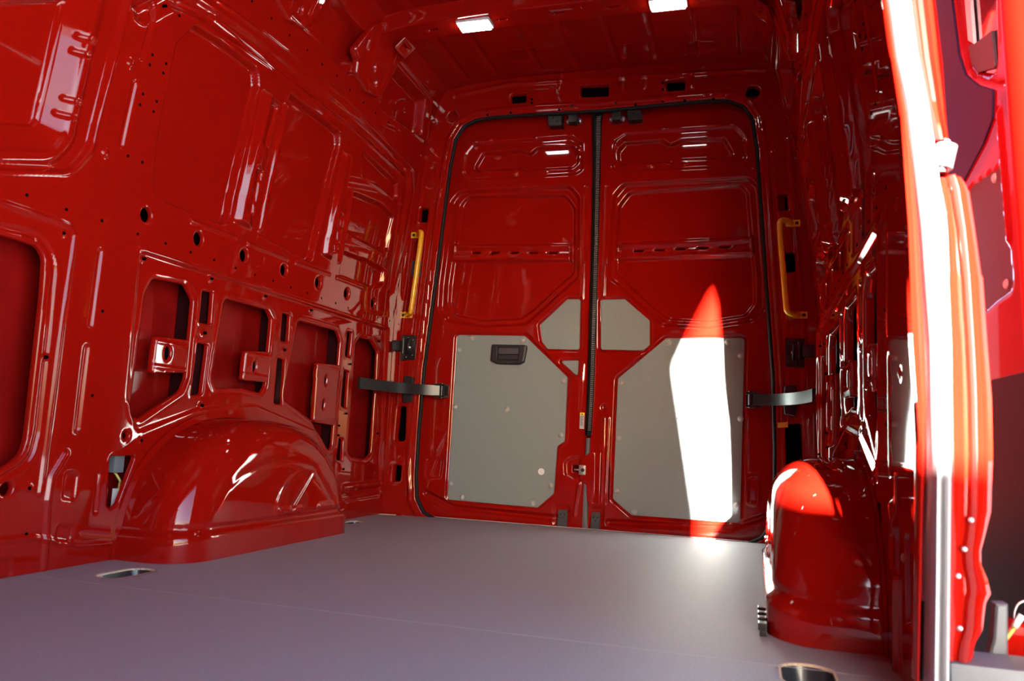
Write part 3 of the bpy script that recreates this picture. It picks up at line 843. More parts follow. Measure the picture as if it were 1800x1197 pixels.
gpR = fillet([(0.1221,0.6408),(0.3237,0.8172),(0.6449,0.8207),(0.6352,0.0667),(0.197,0.0671),(0.1159,0.1289)], .016)
sgR = fillet([(0.0363,0.9857),(0.1414,0.9876),(0.2507,0.8939),(0.2534,0.7879),(0.2286,0.763),(0.0436,0.7656)], .010)
def hole_for(P): return [tuple(p) for p in inset(np.array(P), .002)]
def mk_door(name, xl, xr, mir, gps):
    fe = door_feats(mir)
    for g in gps: fe.append(('rec', [tuple(p) for p in inset(np.array(g), -.014)], .010, .012))
    for k in range(5):
        pass
    hs = []
    slots = [(-0.561,1.2128),(-0.4693,1.2106),(-0.3761,1.2085),(-0.2843,1.2063),(-0.1938,1.2042)]
    for q in slots:
        x = -q[0] if mir else q[0]
        hs.append(fillet([(x - .022, q[1] - .0045), (x + .022, q[1] - .0045), (x + .022, q[1] + .0045), (x - .022, q[1] + .0045)], .003))
    if not mir:
        lp = fillet([(-0.1044,0.2723),(-0.0801,0.2955),(-0.0253,0.3055),(-0.0263,0.1966),(-0.0562,0.1948),(-0.0997,0.2165)], .012)
        fe.append(('rec', lp, .010, .012)); hs.append(rect(*[(-0.0626,0.2307)][0], *[(-0.0312,0.2616)][0], .002))
        fe.append(('bead', [(-0.0309,0.1842),(-0.0483,0.0511)], .012, -.006)); fe.append(('rec', fillet([(-0.1427,0.0926),(-0.0625,0.098),(-0.0613,0.0023),(-0.1437,-0.0038)], .012), .006, .012))
        fe.append(('bead', [(-0.0398,0.4958),(-0.0321,0.6996)], .005, -.003))
        fe.append(('rec', fillet([(-0.748,0.2615),(-0.659,0.2635),(-0.6641,0.1664),(-0.7501,0.1639)], .014), .004, .01))
    else:
        fe.append(('bead', [(0.0684,0.4678),(0.0676,0.1186)], .008, -.006)); fe.append(('bead', [(0.0856,0.4685),(0.0825,0.1077)], .006, -.004))
        fe.append(('ring', fillet([(0.6619,0.2532),(0.7059,0.2603),(0.7025,0.1426),(0.6586,0.1464)], .014), .008, -.003))
        fe.append(('rec', fillet([(0.0121,0.0911),(0.0829,0.0959),(0.084,-0.0103),(0.0134,-0.0157)], .012), .006, .012))
        fe.append(('dim', [(0.0668,0.5142)][0], .02, .006))
    d = pressed(name, xl, xr, -.02, 1.87, .0052, map_door, fe, hs, RED, flange=.015)
    struct(d)
    return d
doorL = mk_door('door_1', -.815, -.010, False, [gpL, sgL, tgL])
doorR = mk_door('door_2', .012, .815, True, [gpR, sgR])
b = MB(); b.box((-.8, .065, -.05), (.8, .08, 1.9)); b.build('outer_panel', REDBACK, doorL)

def trim_board(P, parent, d0=.004):
    return MB().prism(P, lambda u, v, d: (u, d, v), d0, d0 + .007, .0015).build('trim_board', GREYP, parent, angle=30)
tbL = trim_board(gpL, doorL); tbL['label'] = 'large grey trim board with recessed black pull handle'
s1 = trim_board(sgL, doorL); s1['label'] = 'small grey five sided trim board'
s2 = trim_board(tgL, doorL); s2['label'] = 'small grey triangular trim board'
tbR = trim_board(gpR, doorR); tbR['label'] = 'large plain grey trim board'
s3 = trim_board(sgR, doorR); s3['label'] = 'small grey five sided trim board'
rv = MB().dome((0, 0, 0), (0, -1, 0), .0112, .009, 16, 5)
rv.tube([(math.cos(a) * .0114, -.0004, math.sin(a) * .0114) for a in np.linspace(0, 2 * math.pi, 15)[:-1]], .0012, 6, closed=True)
proto = None
def rivets(pts, parent):
    global proto
    for (x, z) in pts:
        if proto is None:
            proto = rv.build('rivet', RIVETM, None, angle=60); o = proto
        else:
            o = proto.copy(); COL.objects.link(o)
        o.parent = parent; o.location = Vector((x, .0038, z)) - Vector(parent_world(parent))
rivets([(-0.5554,0.8106),(-0.3112,0.8024),(-0.6125,0.7559),(-0.6191,0.4939),(-0.372,0.4909),(-0.117,0.6228),(-0.1206,0.3857),(-0.6179,0.1476),(-0.562,0.0913),(-0.1577,0.1676),(-0.234,0.0855)], tbL)
rivets([(0.3337,0.7985),(0.5768,0.8024),(0.6298,0.7469),(0.6316,0.4865),(0.3829,0.4852),(0.1384,0.6215),(0.1347,0.3845),(0.1311,0.1607),(0.2085,0.0834),(0.62,0.137)], tbR)
# recessed pull handle on the left door
hp = fillet([(-0.4524,0.7802),(-0.2916,0.7794),(-0.2883,0.7666),(-0.2986,0.7025),(-0.3193,0.6919),(-0.4263,0.6925),(-0.4541,0.7076)], .006)
hd = pressed('pull_handle', min(p[0] for p in hp) - .01, max(p[0] for p in hp) + .01, min(p[1] for p in hp) - .01, max(p[1] for p in hp) + .01, .0022,
             lambda u, v, d: np.stack([u, -.016 + d, v], 1), [('rec', fillet([(-0.4247,0.7676),(-0.3201,0.7662),(-0.3228,0.7097),(-0.4245,0.7106)], .004), .017, .005), ('ring', hp, .006, .003)], [], BLACK, outline=hp, flange=.019, parent=tbL)
gb = [(-0.4192,0.765),(-0.3241,0.7379)]
MB().box((gb[0][0], -.002, gb[0][1]), (gb[1][0], -.016, gb[1][1]), .003).build('grip', DKGREY, hd, angle=40)
c = [(-0.2017,0.2254)][0]
MB().cyl((c[0], .0042, c[1]), (c[0], .0032, c[1]), .0145, 24).build('round_sticker', WHITE, tbL)
# label with yellow head
LB = [(-0.037,0.4885),(-0.0169,0.488),(-0.0169,0.4181),(-0.037,0.4185)]
lb = MB(); lb.prism(LB, lambda u, v, d: (u, d, v), -.0052, -.0040); lbo = lb.build('warning_label', SILVER, doorL)
y_ = [LB[0], LB[1], (LB[1][0], LB[1][1] - .012), (LB[0][0], LB[0][1] - .012)]
MB().prism(y_, lambda u, v, d: (u, d, v), -.0057, -.0050).build('yellow_band', YSTK, lbo)
mk = MB()
for k in range(9):
    z = LB[0][1] - .018 - k * .0047
    if z < LB[2][1] + .004: break
    mk.box((LB[0][0] + .003, -.0056, z), (LB[0][0] + (.012 if k % 3 else .015), -.0050, z + .0018))
mk.build('print_line', DKGREY, lbo)
mk = MB(); zc = LB[0][1] - .007; xc = (LB[0][0] + LB[1][0]) / 2
mk.prism([(xc - .004, zc - .003), (xc + .004, zc - .003), (xc, zc + .004)], lambda u, v, d: (u, d, v), -.0061, -.0055); mk.build('warning_symbol', DKGREY, lbo)

# centre seal between the doors
rows_px = [(-0.0287,1.8426),(0.0184,1.8391),(-0.03,1.8023),(0.0145,1.799),(-0.0195,1.5745),(0.0168,1.5725),(-0.0137,1.2596),(0.0196,1.2586),(-0.0114,0.9009),(0.0215,0.901),(-0.0092,0.5511),(0.0208,0.552),(-0.011,0.3915),(0.0164,0.3926)]
rows = [(rows_px[i][0], rows_px[i + 1][0], (rows_px[i][1] + rows_px[i + 1][1]) / 2, -.006) for i in range(0, len(rows_px), 2)]
cs = loft('centre_seal', rows, [(0, .01), (0.05, -.010), (.3, -.016), (.42, -.011), (.58, -.011), (.7, -.016), (.95, -.010), (1, .01)], BLKRUB)
tag(cs, 'long black ribbed rubber seal down the gap between the two rear doors', 'seal')
rb = MB()
zs = np.arange(rows[-1][2] + .02, rows[0][2] - .02, .0085)
for z in zs:
    xl = np.interp(z, [r_[2] for r_ in rows[::-1]], [r_[0] for r_ in rows[::-1]]); xr = np.interp(z, [r_[2] for r_ in rows[::-1]], [r_[1] for r_ in rows[::-1]])
    rb.box((xl + (xr - xl) * .55, -.024, z), (xl + (xr - xl) * .95, -.014, z + .0045))
o = rb.build('seal_ribs', RUBBER, cs); o['kind'] = 'stuff'
rp = [(-0.008,0.3794),(0.0118,0.3803),(-0.0079,0.3064),(0.0094,0.3073),(-0.011,0.1854),(0.0087,0.1866),(-0.0125,0.0894),(0.0096,0.0909),(-0.0136,-0.0178),(0.0159,-0.0155)]
rows = [(rp[i][0], rp[i + 1][0], (rp[i][1] + rp[i + 1][1]) / 2, .002) for i in range(0, len(rp), 2)]
o = loft('lower_seal', rows, [(0, .01), (0.1, -.006), (.5, -.010), (.9, -.006), (1, .01)], RUBBER, cs); o['label'] = 'grey lower seal strip'
# flap of the right door around the lock striker
fl = fillet([(0.014,0.3196),(-0.0222,0.2887),(-0.0287,0.2617),(-0.0271,0.2182),(-0.0189,0.197),(0.004,0.1791),(0.0092,0.1028),(0.1116,0.1097),(0.1049,0.3241)], .012)
fo = pressed('striker_flap', min(p[0] for p in fl) - .005, max(p[0] for p in fl) + .005, min(p[1] for p in fl) - .005, max(p[1] for p in fl) + .005, .004,
             lambda u, v, d: np.stack([u, -.012 + d + .012 * np.clip((u - .03) / .03, 0, 1), v], 1), [('bead', [(0.0366,0.3087),(0.0399,0.1407)], .005, -.002)], [], RED, outline=fl, flange=.012, parent=doorR)
sp = [(-0.0156,0.243)][0]
st = empty('door_striker', (sp[0], -.02, sp[1]), 'small grey lock striker plate with round socket between the rear doors', 'striker')
MB().box((sp[0] - .014, -.026, sp[1] - .020), (sp[0] + .014, -.014, sp[1] + .020), .004).build('plate', ZINC, st, angle=40)
MB().cyl((sp[0] + .004, -.024, sp[1]), (sp[0] + .004, -.029, sp[1]), .008, 16).build('socket', BLACK, st)
MB().cyl((sp[0] - .035, -.018, sp[1]), (sp[0] - .010, -.018, sp[1]), .0035, 10).build('pin', ZINC, st, smooth=True)

# small black hinge brackets at the foot of both doors
for (q, lab) in (([(-0.1139,0.0681),(-0.0752,0.0707),(-0.0749,-0.0011),(-0.1186,-0.0019)], 'small black bolted bracket at foot of left rear door'), ([(0.0301,0.0685),(0.0668,0.0687),(0.0669,-0.0093),(0.0266,-0.0076)], 'small black bolted bracket at foot of right rear door')):
    cx = sum(p[0] for p in q) / 4; cz = sum(p[1] for p in q) / 4
    t = empty('foot_bracket', (cx, -.01, q[2][1]), lab, 'bracket', 'foot brackets of the rear doors')
    MB().prism(fillet(q, .003), lambda u, v, d: (u, d, v), -.014, -.004, .0015).build('plate', DKGREY, t, angle=35)
    for dx, dz in ((-.009, .018), (.009, .018), (0, .004)):
        MB().dome((cx + dx, -.0142, cz + dz), (0, -1, 0), .0042, .002, 10, 2).build('screw', BLACKM, t, smooth=True)
# latch gear at the top of the doors
for s_, qs, lab in ((-1, [(-0.2314,1.8498),(-0.1613,1.8473),(-0.159,1.7872),(-0.2235,1.789)], 'left'), (1, [(0.1319,1.8358),(0.1954,1.8362),(0.2016,1.7907),(0.1383,1.79)], 'right')):
    qs = [(a, b - .008) for a, b in qs]
    cx = sum(p[0] for p in qs) / 4; cz = sum(p[1] for p in qs) / 4
    t = empty('top_latch', (cx, -.01, cz), 'black latch block at top of %s rear door by the centre gap' % lab, 'latch', 'top latches of the rear doors')
    MB().prism(fillet(qs, .005), lambda u, v, d: (u, d, v), -.045, 0, .004).build('latch_block', BLACK, t, angle=35)
    x2 = cx - s_ * -0.0 + (.082 if s_ < 0 else -.080)
    MB().box((x2 - .020, -.05, cz - .020), (x2 + .020, 0, cz + .022), .008).build('latch_body', BLACK, t, angle=35)
    for dx in (-.027, .027):
        MB().dome((x2 + dx, -.012, cz - .002), (0, -1, 0), .011, .008, 12, 3).build('bolt', ZINC, t, smooth=True)
    MB().dome((x2 - .002, -.066, cz + .052), (0, -1, 0), .006, .005, 10, 3).build('stud', BLACKM, t, smooth=True)
    for dx, dz in ((-.01, .008), (.01, -.008)):
        MB().dome((cx + dx, -.045, cz + dz), (0, -1, 0), .005, .003, 10, 2).build('screw', BLACKM, t, smooth=True)

# weather seal around the door opening
sp_ = [(x, z) for x, z in fillet(inset(np.array(opening), .004), .05)]
sp_ = [p for p in sp_]
st_ = MB().tube([(x, -.050, z) for x, z in sp_], .0098, 8, closed=True).build('door_seal', BLKRUB, None, smooth=True)
tag(st_, 'black rubber weather seal framing the rear door opening', 'seal')

# check straps
for s_, lab in ((-1, 'black steel check strap of left rear door reaching over the pillar'), (1, 'black steel check strap of right rear door reaching over the pillar')):
    zc = .563
    t = empty('check_strap', (s_ * .69, -.03, zc), lab, 'door strap', 'check straps of the rear doors')
    path = [(.675, -.040), (.70, -.052), (.74, -.072), (.785, -.11), (.82, -.165), (.848, -.23), (.868, -.31), (.882, -.40), (.885, -.43)]
    V = []; F = []
    hgt = .023; th = .006
    for i, (x, y) in enumerate(path):
        a = path[max(0, i - 1)]; b_ = path[min(len(path) - 1, i + 1)]
        tx, ty = b_[0] - a[0], b_[1] - a[1]; L = math.hypot(tx, ty); nx, ny = -ty / L, tx / L
        for (o_, z) in ((-1, -hgt), (1, -hgt), (1, hgt), (-1, hgt)):
            V.append((s_ * (x + nx * o_ * th), y + ny * o_ * th, zc + z))
    for i in range(len(path) - 1):
        for k in range(4): F.append((i * 4 + k, i * 4 + (k + 1) % 4, (i + 1) * 4 + (k + 1) % 4, (i + 1) * 4 + k))
    F.append((0, 1, 2, 3)); F.append(tuple((len(path) - 1) * 4 + k for k in range(4)))
    MB().add(V, F).build('strap', BLACKM, t, angle=35)
    MB().box((s_ * .652, -.06, zc - .030), (s_ * .705, .002, zc - .022), .002).box((s_ * .652, -.06, zc + .022), (s_ * .705, .002, zc + .030), .002).box((s_ * .652, -.012, zc - .03), (s_ * .71, .002, zc + .03), .002).build('fork_bracket', BLACKM, t, angle=35)
    MB().cyl((s_ * .672, -.04, zc - .034), (s_ * .672, -.04, zc + .034), .011, 16).build('pivot_pin', BLACKM, t, angle=40)
    mbk = MB(); 
    mbk.prism([(s_ * .80, zc - .055), (s_ * .84, zc - .062), (s_ * .845, zc - .02), (s_ * .85, zc + .02), (s_ * .84, zc + .062), (s_ * .80, zc + .055), (s_ * .795, zc)], lambda u, v, d: (u, d, v), -.082, -.060, .003)
    mbk.build('pillar_guide', BLACK, t, angle=35)

# pillar hinges
for s_, lab in ((-1, 'black bolted hinge on left rear pillar below yellow handle'), (1, 'black bolted hinge on right rear pillar below yellow handle')):
    x0, x1, z0_, z1_ = .802, .875, .695, .812
    t = empty('hinge', (s_ * .84, -.06, z0_), lab, 'hinge'); del t['category']; t.parent = frame
    P = fillet([(s_ * x0, z0_ + .004), (s_ * x1, z0_), (s_ * x1, z1_), (s_ * x0, z1_)], .004)
    MB().prism(P, lambda u, v, d: (u, d, v), -.068, -.058, .002).build('hinge_plate', BLACKM, t, angle=35)
    MB().box((s_ * (x1 - .01), -.10, .735), (s_ * (x1 + .035), -.062, .785), .01).build('hinge_ear', BLACKM, t, angle=35)
    MB().cyl((s_ * .855, -.085, .725), (s_ * .855, -.085, .795), .008, 14).build('hinge_pin', BLACKM, t, angle=40)
    for dx, dz in ((.815, .79), (.815, .72), (.83, .755), (.84, .80), (.845, .71)):
        MB().dome((s_ * dx, -.068, dz), (0, -1, 0), .008, .007, 6, 2).build('bolt', ZINC if dz == .755 else BLACKM, t)
    MB().tube([(s_ * .832, -.082, .72), (s_ * .832, -.082, .79)], .005, 10).build('bracing_rod', BLACKM, t, smooth=True)

# yellow grab handles
for s_, lab in ((-1, 'yellow grab handle on left rear pillar'), (1, 'yellow grab handle on right rear pillar, darker in shade')):
    t = empty('grab_handle', (s_ * .80, -.06, .91), lab, 'grab handle', 'yellow grab handles beside the rear doors')
    a = [(.823, -.068, 1.285), (.800, -.105, 1.288), (.779, -.130, 1.280), (.775, -.136, 1.262), (.789, -.136, 1.09), (.803, -.136, .928), (.806, -.132, .908), (.826, -.107, .904), (.852, -.068, .906)]
    a = [(s_ * x, y, z) for x, y, z in a]
    # smooth the path
    def smooth_path(p, it=2):
        p = [Vector(q) for q in p]
        for _ in range(it):
            q = [p[0]]
            for i in range(len(p) - 1): q += [p[i].lerp(p[i + 1], .25), p[i].lerp(p[i + 1], .75)]
            q.append(p[-1]); p = q
        return p
    MB().tube(smooth_path(a), .0115, 14).build('bar', YELLOW, t, smooth=True)
    for zc, xc in ((1.284, .832), (.906, .860)):
        MB().box((s_ * (xc - .030), -.069, zc - .014), (s_ * (xc + .026), -.059, zc + .014), .003).build('mounting_foot', YELLOW, t, angle=40)
        MB().dome((s_ * (xc + .012), -.069, zc), (0, -1, 0), .008, .004, 6, 2).build('screw', BLACKM, t)
o = MB().prism(fillet([(-0.8467,1.1643),(-0.8004,1.158),(-0.8015,1.088),(-0.8505,1.0914)], .006), lambda u, v, d: (u, d, v), -.066, -.058, .002).build('blanking_plug', DKGREY, frame)
MB().prism([(0.775,0.4738),(0.8135,0.4776),(0.8136,0.4574),(0.7751,0.4536)], lambda u, v, d: (u, d, v), -.066, -.058).build('yellow_tab', YELLOW, frame)

# ================================================================== CEILING LAMPS
for s_, lab in ((-1, 'left lit white rectangular lamp on roof bow'), (1, 'right lit white rectangular lamp on roof bow')):
    cx = s_ * .372; cy = -.66; cz = 1.962
    t = empty('ceiling_lamp', (cx, cy, cz), lab, 'lamp', 'lamps on the roof bow')
    MB().box((cx - .068, cy - .036, cz - .010), (cx + .068, cy + .036, cz + .012), .008).build('housing', LAMPH, t, angle=40)
    MB().box((cx - .061, cy - .030, cz - .018), (cx + .061, cy + .030, cz - .008), .008).build('diffuser', LAMPE, t, angle=40)

# ================================================================== WHEEL ARCHES
def wheel_arch(s_, label):
    ARCH_C, ARCH_A, ARCH_B = ARCHES[s_]
    n = 181; R_ = .115
    rings = []
    for k in range(3):
        rings.append((.945 - k * .03 * 1.0, 0.0))
    x_start = ARCH_IN + R_
    rings = [(.945, -.004), (.90, 0.0), (x_start, 0.0)]
    for k in range(1, 11):
        th = math.pi / 2 * k / 10
        rings.append((ARCH_IN + R_ * (1 - math.sin(th)), R_ * (1 - math.cos(th))))
    pts3 = []
    A = np.linspace(0, math.pi, n); p = 2 / 2.35
    ca, sa = np.cos(A), np.sin(A)
    for (x, ins) in rings:
        # plan rounding of the ends is handled by the inset of the outline
        y = ARCH_C + (ARCH_A - ins) * np.sign(ca) * np.abs(ca) ** p
        z = (ARCH_B - ins) * np.abs(sa) ** p
        pts3.append(np.stack([np.full(n, x), y, z], 1))
    K = 46
    lx, li = rings[-1]
    base_ = pts3[-1]
    for k in range(1, K + 1):
        f = 1 - k / K
        y = ARCH_C + (base_[:, 1] - ARCH_C) * f; z = base_[:, 2] * f
        pts3.append(np.stack([np.full(n, lx), y, z], 1))
    G = np.stack(pts3)            # rings, n, 3
    m_, _, _ = G.shape
    Y, Z, X = G[:, :, 1], G[:, :, 2], G[:, :, 0]
    # base plinth: everything below z=.07 steps outwards
    pl = sstep((.078 - Z) / .014)
    gx = np.where(np.arange(m_)[:, None] > 8, 1.0, np.clip((.90 - X) / .12, 0, 1))
    X = X - .012 * pl * gx
    Y = Y + .012 * pl * np.clip((Y - ARCH_C) / (ARCH_A - .1), -1, 1)
    # groove line just above the plinth
    X = X + .006 * sstep(1 - np.abs(Z - .083) / .012) * gx
    # pressed arcs on the inner face
    cap = (np.arange(m_)[:, None] >= len(rings) - 2)
    P2 = np.stack([Y.ravel(), Z.ravel()], 1)
    arc = [(ARCH_C + .40 * math.cos(t), .04 + .22 * math.sin(t)) for t in np.linspace(.25, math.pi - .45, 24)]
    arc2 = [(ARCH_C + .15 + .19 * math.cos(t), .10 + .13 * math.sin(t)) for t in np.linspace(.1, math.pi - .1, 18)]
    for line, w, dd in ((arc, .016, .0028), (arc2, .012, -.0018), ([(ARCH_C + .05, .11), (ARCH_C + .17, .23)], .014, .003), ([(ARCH_C + .32, .11), (ARCH_C + .18, .23)], .014, .003), ([(ARCH_C - .02, .105), (ARCH_C + .10, .105)], .014, -.005), ([(ARCH_C + .22, .105), (ARCH_C + .40, .105)], .014, -.005)):
        X = X + (cap * (dd * sstep(1.2 * (1 - sd_line(P2, line) / w))).reshape(X.shape))
    # crown line along the top
    G = np.stack([s_ * X, Y, Z - .012 * (Z < .001)], 2)
    V = G.reshape(-1, 3)
    F = []
    for i in range(m_ - 1):
        for k in range(n - 1):
            a, b, c, d = i * n + k, i * n + k + 1, (i + 1) * n + k + 1, (i + 1) * n + k
            F.append((a, b, c, d))
    t = empty('wheel_arch', (s_ * .82, ARCH_C, 0), label, 'wheel arch', 'wheel arch covers')
    o = from_arrays('arch_shell', V, F, RED, t)
    if s_ < 0:
        o.data.flip_normals()
    # welded flange on the wall
    fp_ = [(y, z) for y, z in arch_outline(-.022, 61, s_)]; ip_ = [(y, z) for y, z in arch_outline(-.002, 61, s_)]
    V = []; F = []
    for (yo, zo), (yi, zi) in zip(fp_, ip_):
        V += [(s_ * .9195, yi, zi), (s_ * .913, yi, zi), (s_ * .913, yo, zo), (s_ * .9195, yo, zo)]
    for i in range(60):
        for k in range(4): F.append((i * 4 + k, i * 4 + (k + 1) % 4, (i + 1) * 4 + (k + 1) % 4, (i + 1) * 4 + k))
    MB().add(V, F).build('welded_flange', RED, t, angle=40)
    return t
wheel_arch(-1, 'rounded glossy red wheel arch on the left by the pierced wall')
wheel_arch(1, 'glossy red wheel arch at right with orange sunlit top')
# rough floor edge clips beside right arch
t = empty('floor_bracket', (.70, -1.66, 0), 'small dark metal bracket strip at foot of right wheel arch', 'bracket')
b = MB()
b.box((.698, -1.72, .0), (.712, -1.50, .010), .002)
b.build('strip', BLACKM, t)
for k in range(4):
    b = MB(); b.box((.695, -1.70 + k * .055, .008), (.712, -1.675 + k * .055, .022), .002); b.build('clip', BLACKM, t)

# ================================================================== WIRING in the triangular opening
q = [(-1.643,0.251),(-1.623,0.2),(-1.624,0.174),(-1.628,0.147)]
t = empty('wiring_connector', (-.955, q[0][0], q[0][1]), 'grey wiring connector hanging in triangular opening beside left wheel arch', 'connector')
MB().box((-.97, q[0][0] - .018, q[0][1] - .028), (-.945, q[0][0] + .018, q[0][1] + .018), .004).box((-.965, q[0][0] - .012, q[0][1] + .018), (-.95, q[0][0] + .022, q[0][1] + .030), .002).build('connector_body', CONN, t, angle=40)
MB().tube([(-.957, q[0][0], q[0][1] - .028), (-.955, q[1][0], q[1][1]), (-.957, q[2][0], q[2][1] - .01), (-.96, q[3][0], q[3][1] - .06)], .0035, 8).build('wire', WIREY, t, smooth=True)
MB().box((-.962, q[2][0] - .016, q[2][1] - .050), (-.945, q[2][0] + .012, q[2][1] + .006), .001).build('paper_tag', WHITE, t)
MB().tube([(-.97, q[2][0] + .03, q[2][1] - .02), (-.965, q[2][0] - .01, q[2][1] - .07), (-.965, q[2][0] - .02, q[2][1] - .13)], .005, 8).build('cable', BLACK, t, smooth=True)

# ================================================================== SLIDING DOOR OPENING, right side
def rowsx(Lp, Rp, y):
    zs = [(a[1] + b_[1]) / 2 for a, b_ in zip(Lp, Rp)]
    return [(a[0], b_[0], z, y) for a, b_, z in zip(Lp, Rp, zs)]
# sunlit folded edge of the inner sheet
La = [(0.8397,1.5812),(0.863,1.2498),(0.8714,1.0739),(0.8819,0.9784),(0.8945,0.885),(0.899,0.7941),(0.9034,0.7051),(0.9066,0.5322),(0.9108,0.4482),(0.9129,0.3821),(0.9107,0.2843),(0.9031,0.0501)]
Ra = [(0.8458,1.5798),(0.8689,1.2488),(0.878,1.0731),(0.89,0.9776),(0.9033,0.8843),(0.9108,0.7935),(0.9158,0.7047),(0.9226,0.5324),(0.9236,0.4486),(0.9218,0.3825),(0.9167,0.2847),(0.9089,0.0508)]
e1 = loft('pillar_fold', rowsx(La, Ra, -2.13), [(0, .03), (0, .0), (.5, -.004), (1, .0), (1, .03)], RED, wr)
e1['label'] = 'sunlit folded edge of red pillar'
# back of the gap
Lg = [(0.8546,1.6456),(0.879,1.2968),(0.8886,1.1116),(0.9012,1.0109),(0.9153,0.9125),(0.9232,0.8168),(0.9285,0.7232),(0.9356,0.5416),(0.9366,0.4533),(0.9348,0.3836),(0.9294,0.2806),(0.9212,0.034)]
Rg = [(0.8756,1.6406),(0.9035,1.2928),(0.9143,1.1085),(0.9257,1.0085),(0.9369,0.9109),(0.9478,0.8155),(0.9584,0.7223),(0.9633,0.5419),(0.9634,0.4541),(0.9622,0.3849),(0.9588,0.2826),(0.9546,0.0382)]
loft('pillar_gap', rowsx(Lg, Rg, -2.06), [(0, .03), (0, .0), (1, .0), (1, .03)], BLKRUB, wr)
# thick seal
Ls = [(0.8484,1.5791),(0.8672,1.2491),(0.8788,1.073),(0.8884,0.9778),(0.9019,0.9027),(0.9124,0.7934),(0.9197,0.7046),(0.9279,0.5324),(0.9283,0.3664),(0.9243,0.2057),(0.9187,0.0269)]
Rs = [(0.8846,1.5704),(0.9012,1.2435),(0.9104,1.0692),(0.9196,0.9747),(0.9319,0.9003),(0.945,0.7916),(0.9496,0.7036),(0.9541,0.5327),(0.9541,0.3677),(0.9498,0.208),(0.9452,0.0304)]
sec_ = [(0, .03), (0, -.000), (.06, -.010), (.2, -.020), (.36, -.018), (.44, -.010), (.52, -.010), (.6, -.018), (.76, -.020), (.92, -.014), (1, -.002), (1, .03)]
slseal = loft('side_door_seal', rowsx(Ls, Rs, -2.13), sec_, mat('side_seal_rubber', (.30, .31, .32), .45, spec=.5), None)
tag(slseal, 'thick grey rubber seal along the sliding door opening, sunlit at top', 'seal')
# outer jamb
Lj = [(0.8877,1.589),(0.9046,1.2572),(0.9123,1.0803),(0.9216,0.9844),(0.9358,0.9086),(0.9467,0.85)]
Rj = [(0.9221,1.5807),(0.9393,1.2515),(0.9464,1.0762),(0.9536,0.9812),(0.96,0.8883),(0.9647,0.8488)]
o1 = loft('upper_jamb', rowsx(Lj, Rj, -2.11), [(0, .05), (0, .0), (.25, -.004), (.4, .004), (.6, .004), (.75, -.005), (1, .004), (1, .05)], RED, wr)
Lj = [(0.9419,0.7915),(0.9417,0.7825),(0.943,0.7671),(0.9522,0.7089),(0.9568,0.5353),(0.9568,0.3677),(0.9524,0.2055),(0.9487,0.0746)]
rj_y = [(308,1690),(318,1698),(335,1706),(400,1716),(480,1727),(486,1730),(600,1738),(700,1746),(800,1748),(900,1745),(940,1735),(970,1727),(995,1728),(1020,1739),(1045,1745),(1062,1736),(1085,1733),(1110,1730),(1130,1718),(1166,1708)]
RJ = [(0.9807,0.7894),(0.9867,0.7802),(0.9925,0.7649),(0.9988,0.7074),(1.0056,0.6379),(1.0077,0.6327),(1.0115,0.5358),(1.0154,0.4526),(1.0149,0.3707),(1.0108,0.2899),(1.0029,0.2574),(0.9966,0.2331),(0.9969,0.2134),(1.0043,0.1944),(1.0081,0.1752),(1.0014,0.1613),(0.9988,0.1431),(0.9963,0.1235),(0.9874,0.107),(0.9796,0.0783)]
ljz = [p[1] for p in Lj][::-1]; ljx = [p[0] for p in Lj][::-1]
rows = [(float(np.interp(z, ljz, ljx)), x, z, -2.11) for x, z in RJ]
o2 = loft('lower_jamb', rows, [(0, .05), (0, .0), (.20, -.003), (.30, .006), (.45, .008), (.55, -.002), (.75, -.006), (.85, .004), (1, .008), (1, .05)], RED, wr)
o2['label'] = 'orange sunlit outer door jamb with wavy edge'
for (px_, nm) in (([(0.983,0.2767)], 0), ([(0.9735,0.2352)], 0), ([(0.9647,0.197)], 0), ([(0.9655,0.1247)], 0)):
    c = px_[0]
    MB().dome((c[0], -2.112, c[1]), (0, -1, 0), .004, .002, 10, 2).build('jamb_screw', ZINC, wr, smooth=True)
c = [(0.9612,0.8228)][0]
t = empty('door_roller', (c[0], -2.08, c[1]), 'grey round guide roller between upper and lower jamb', 'roller')
MB().cyl((c[0] - .004, -2.09, c[1] - .014), (c[0] + .004, -2.09, c[1] + .022), .016, 24).build('wheel', DKGREY, t, angle=40)
MB().cyl((c[0] - .004, -2.09, c[1] - .02), (c[0] + .004, -2.09, c[1] + .03), .006, 12).build('axle', ZINC, t, angle=40)
# C-pillar closing sheet so that no daylight leaks between skins
mb = MB(); mb.box((.90, -2.075, 1.05), (.93, -2.05, 1.99)); mb.box((.955, -2.075, -.14), (.99, -2.05, .35)); 
mb.build('pillar_closing_sheet', REDBACK, wr)

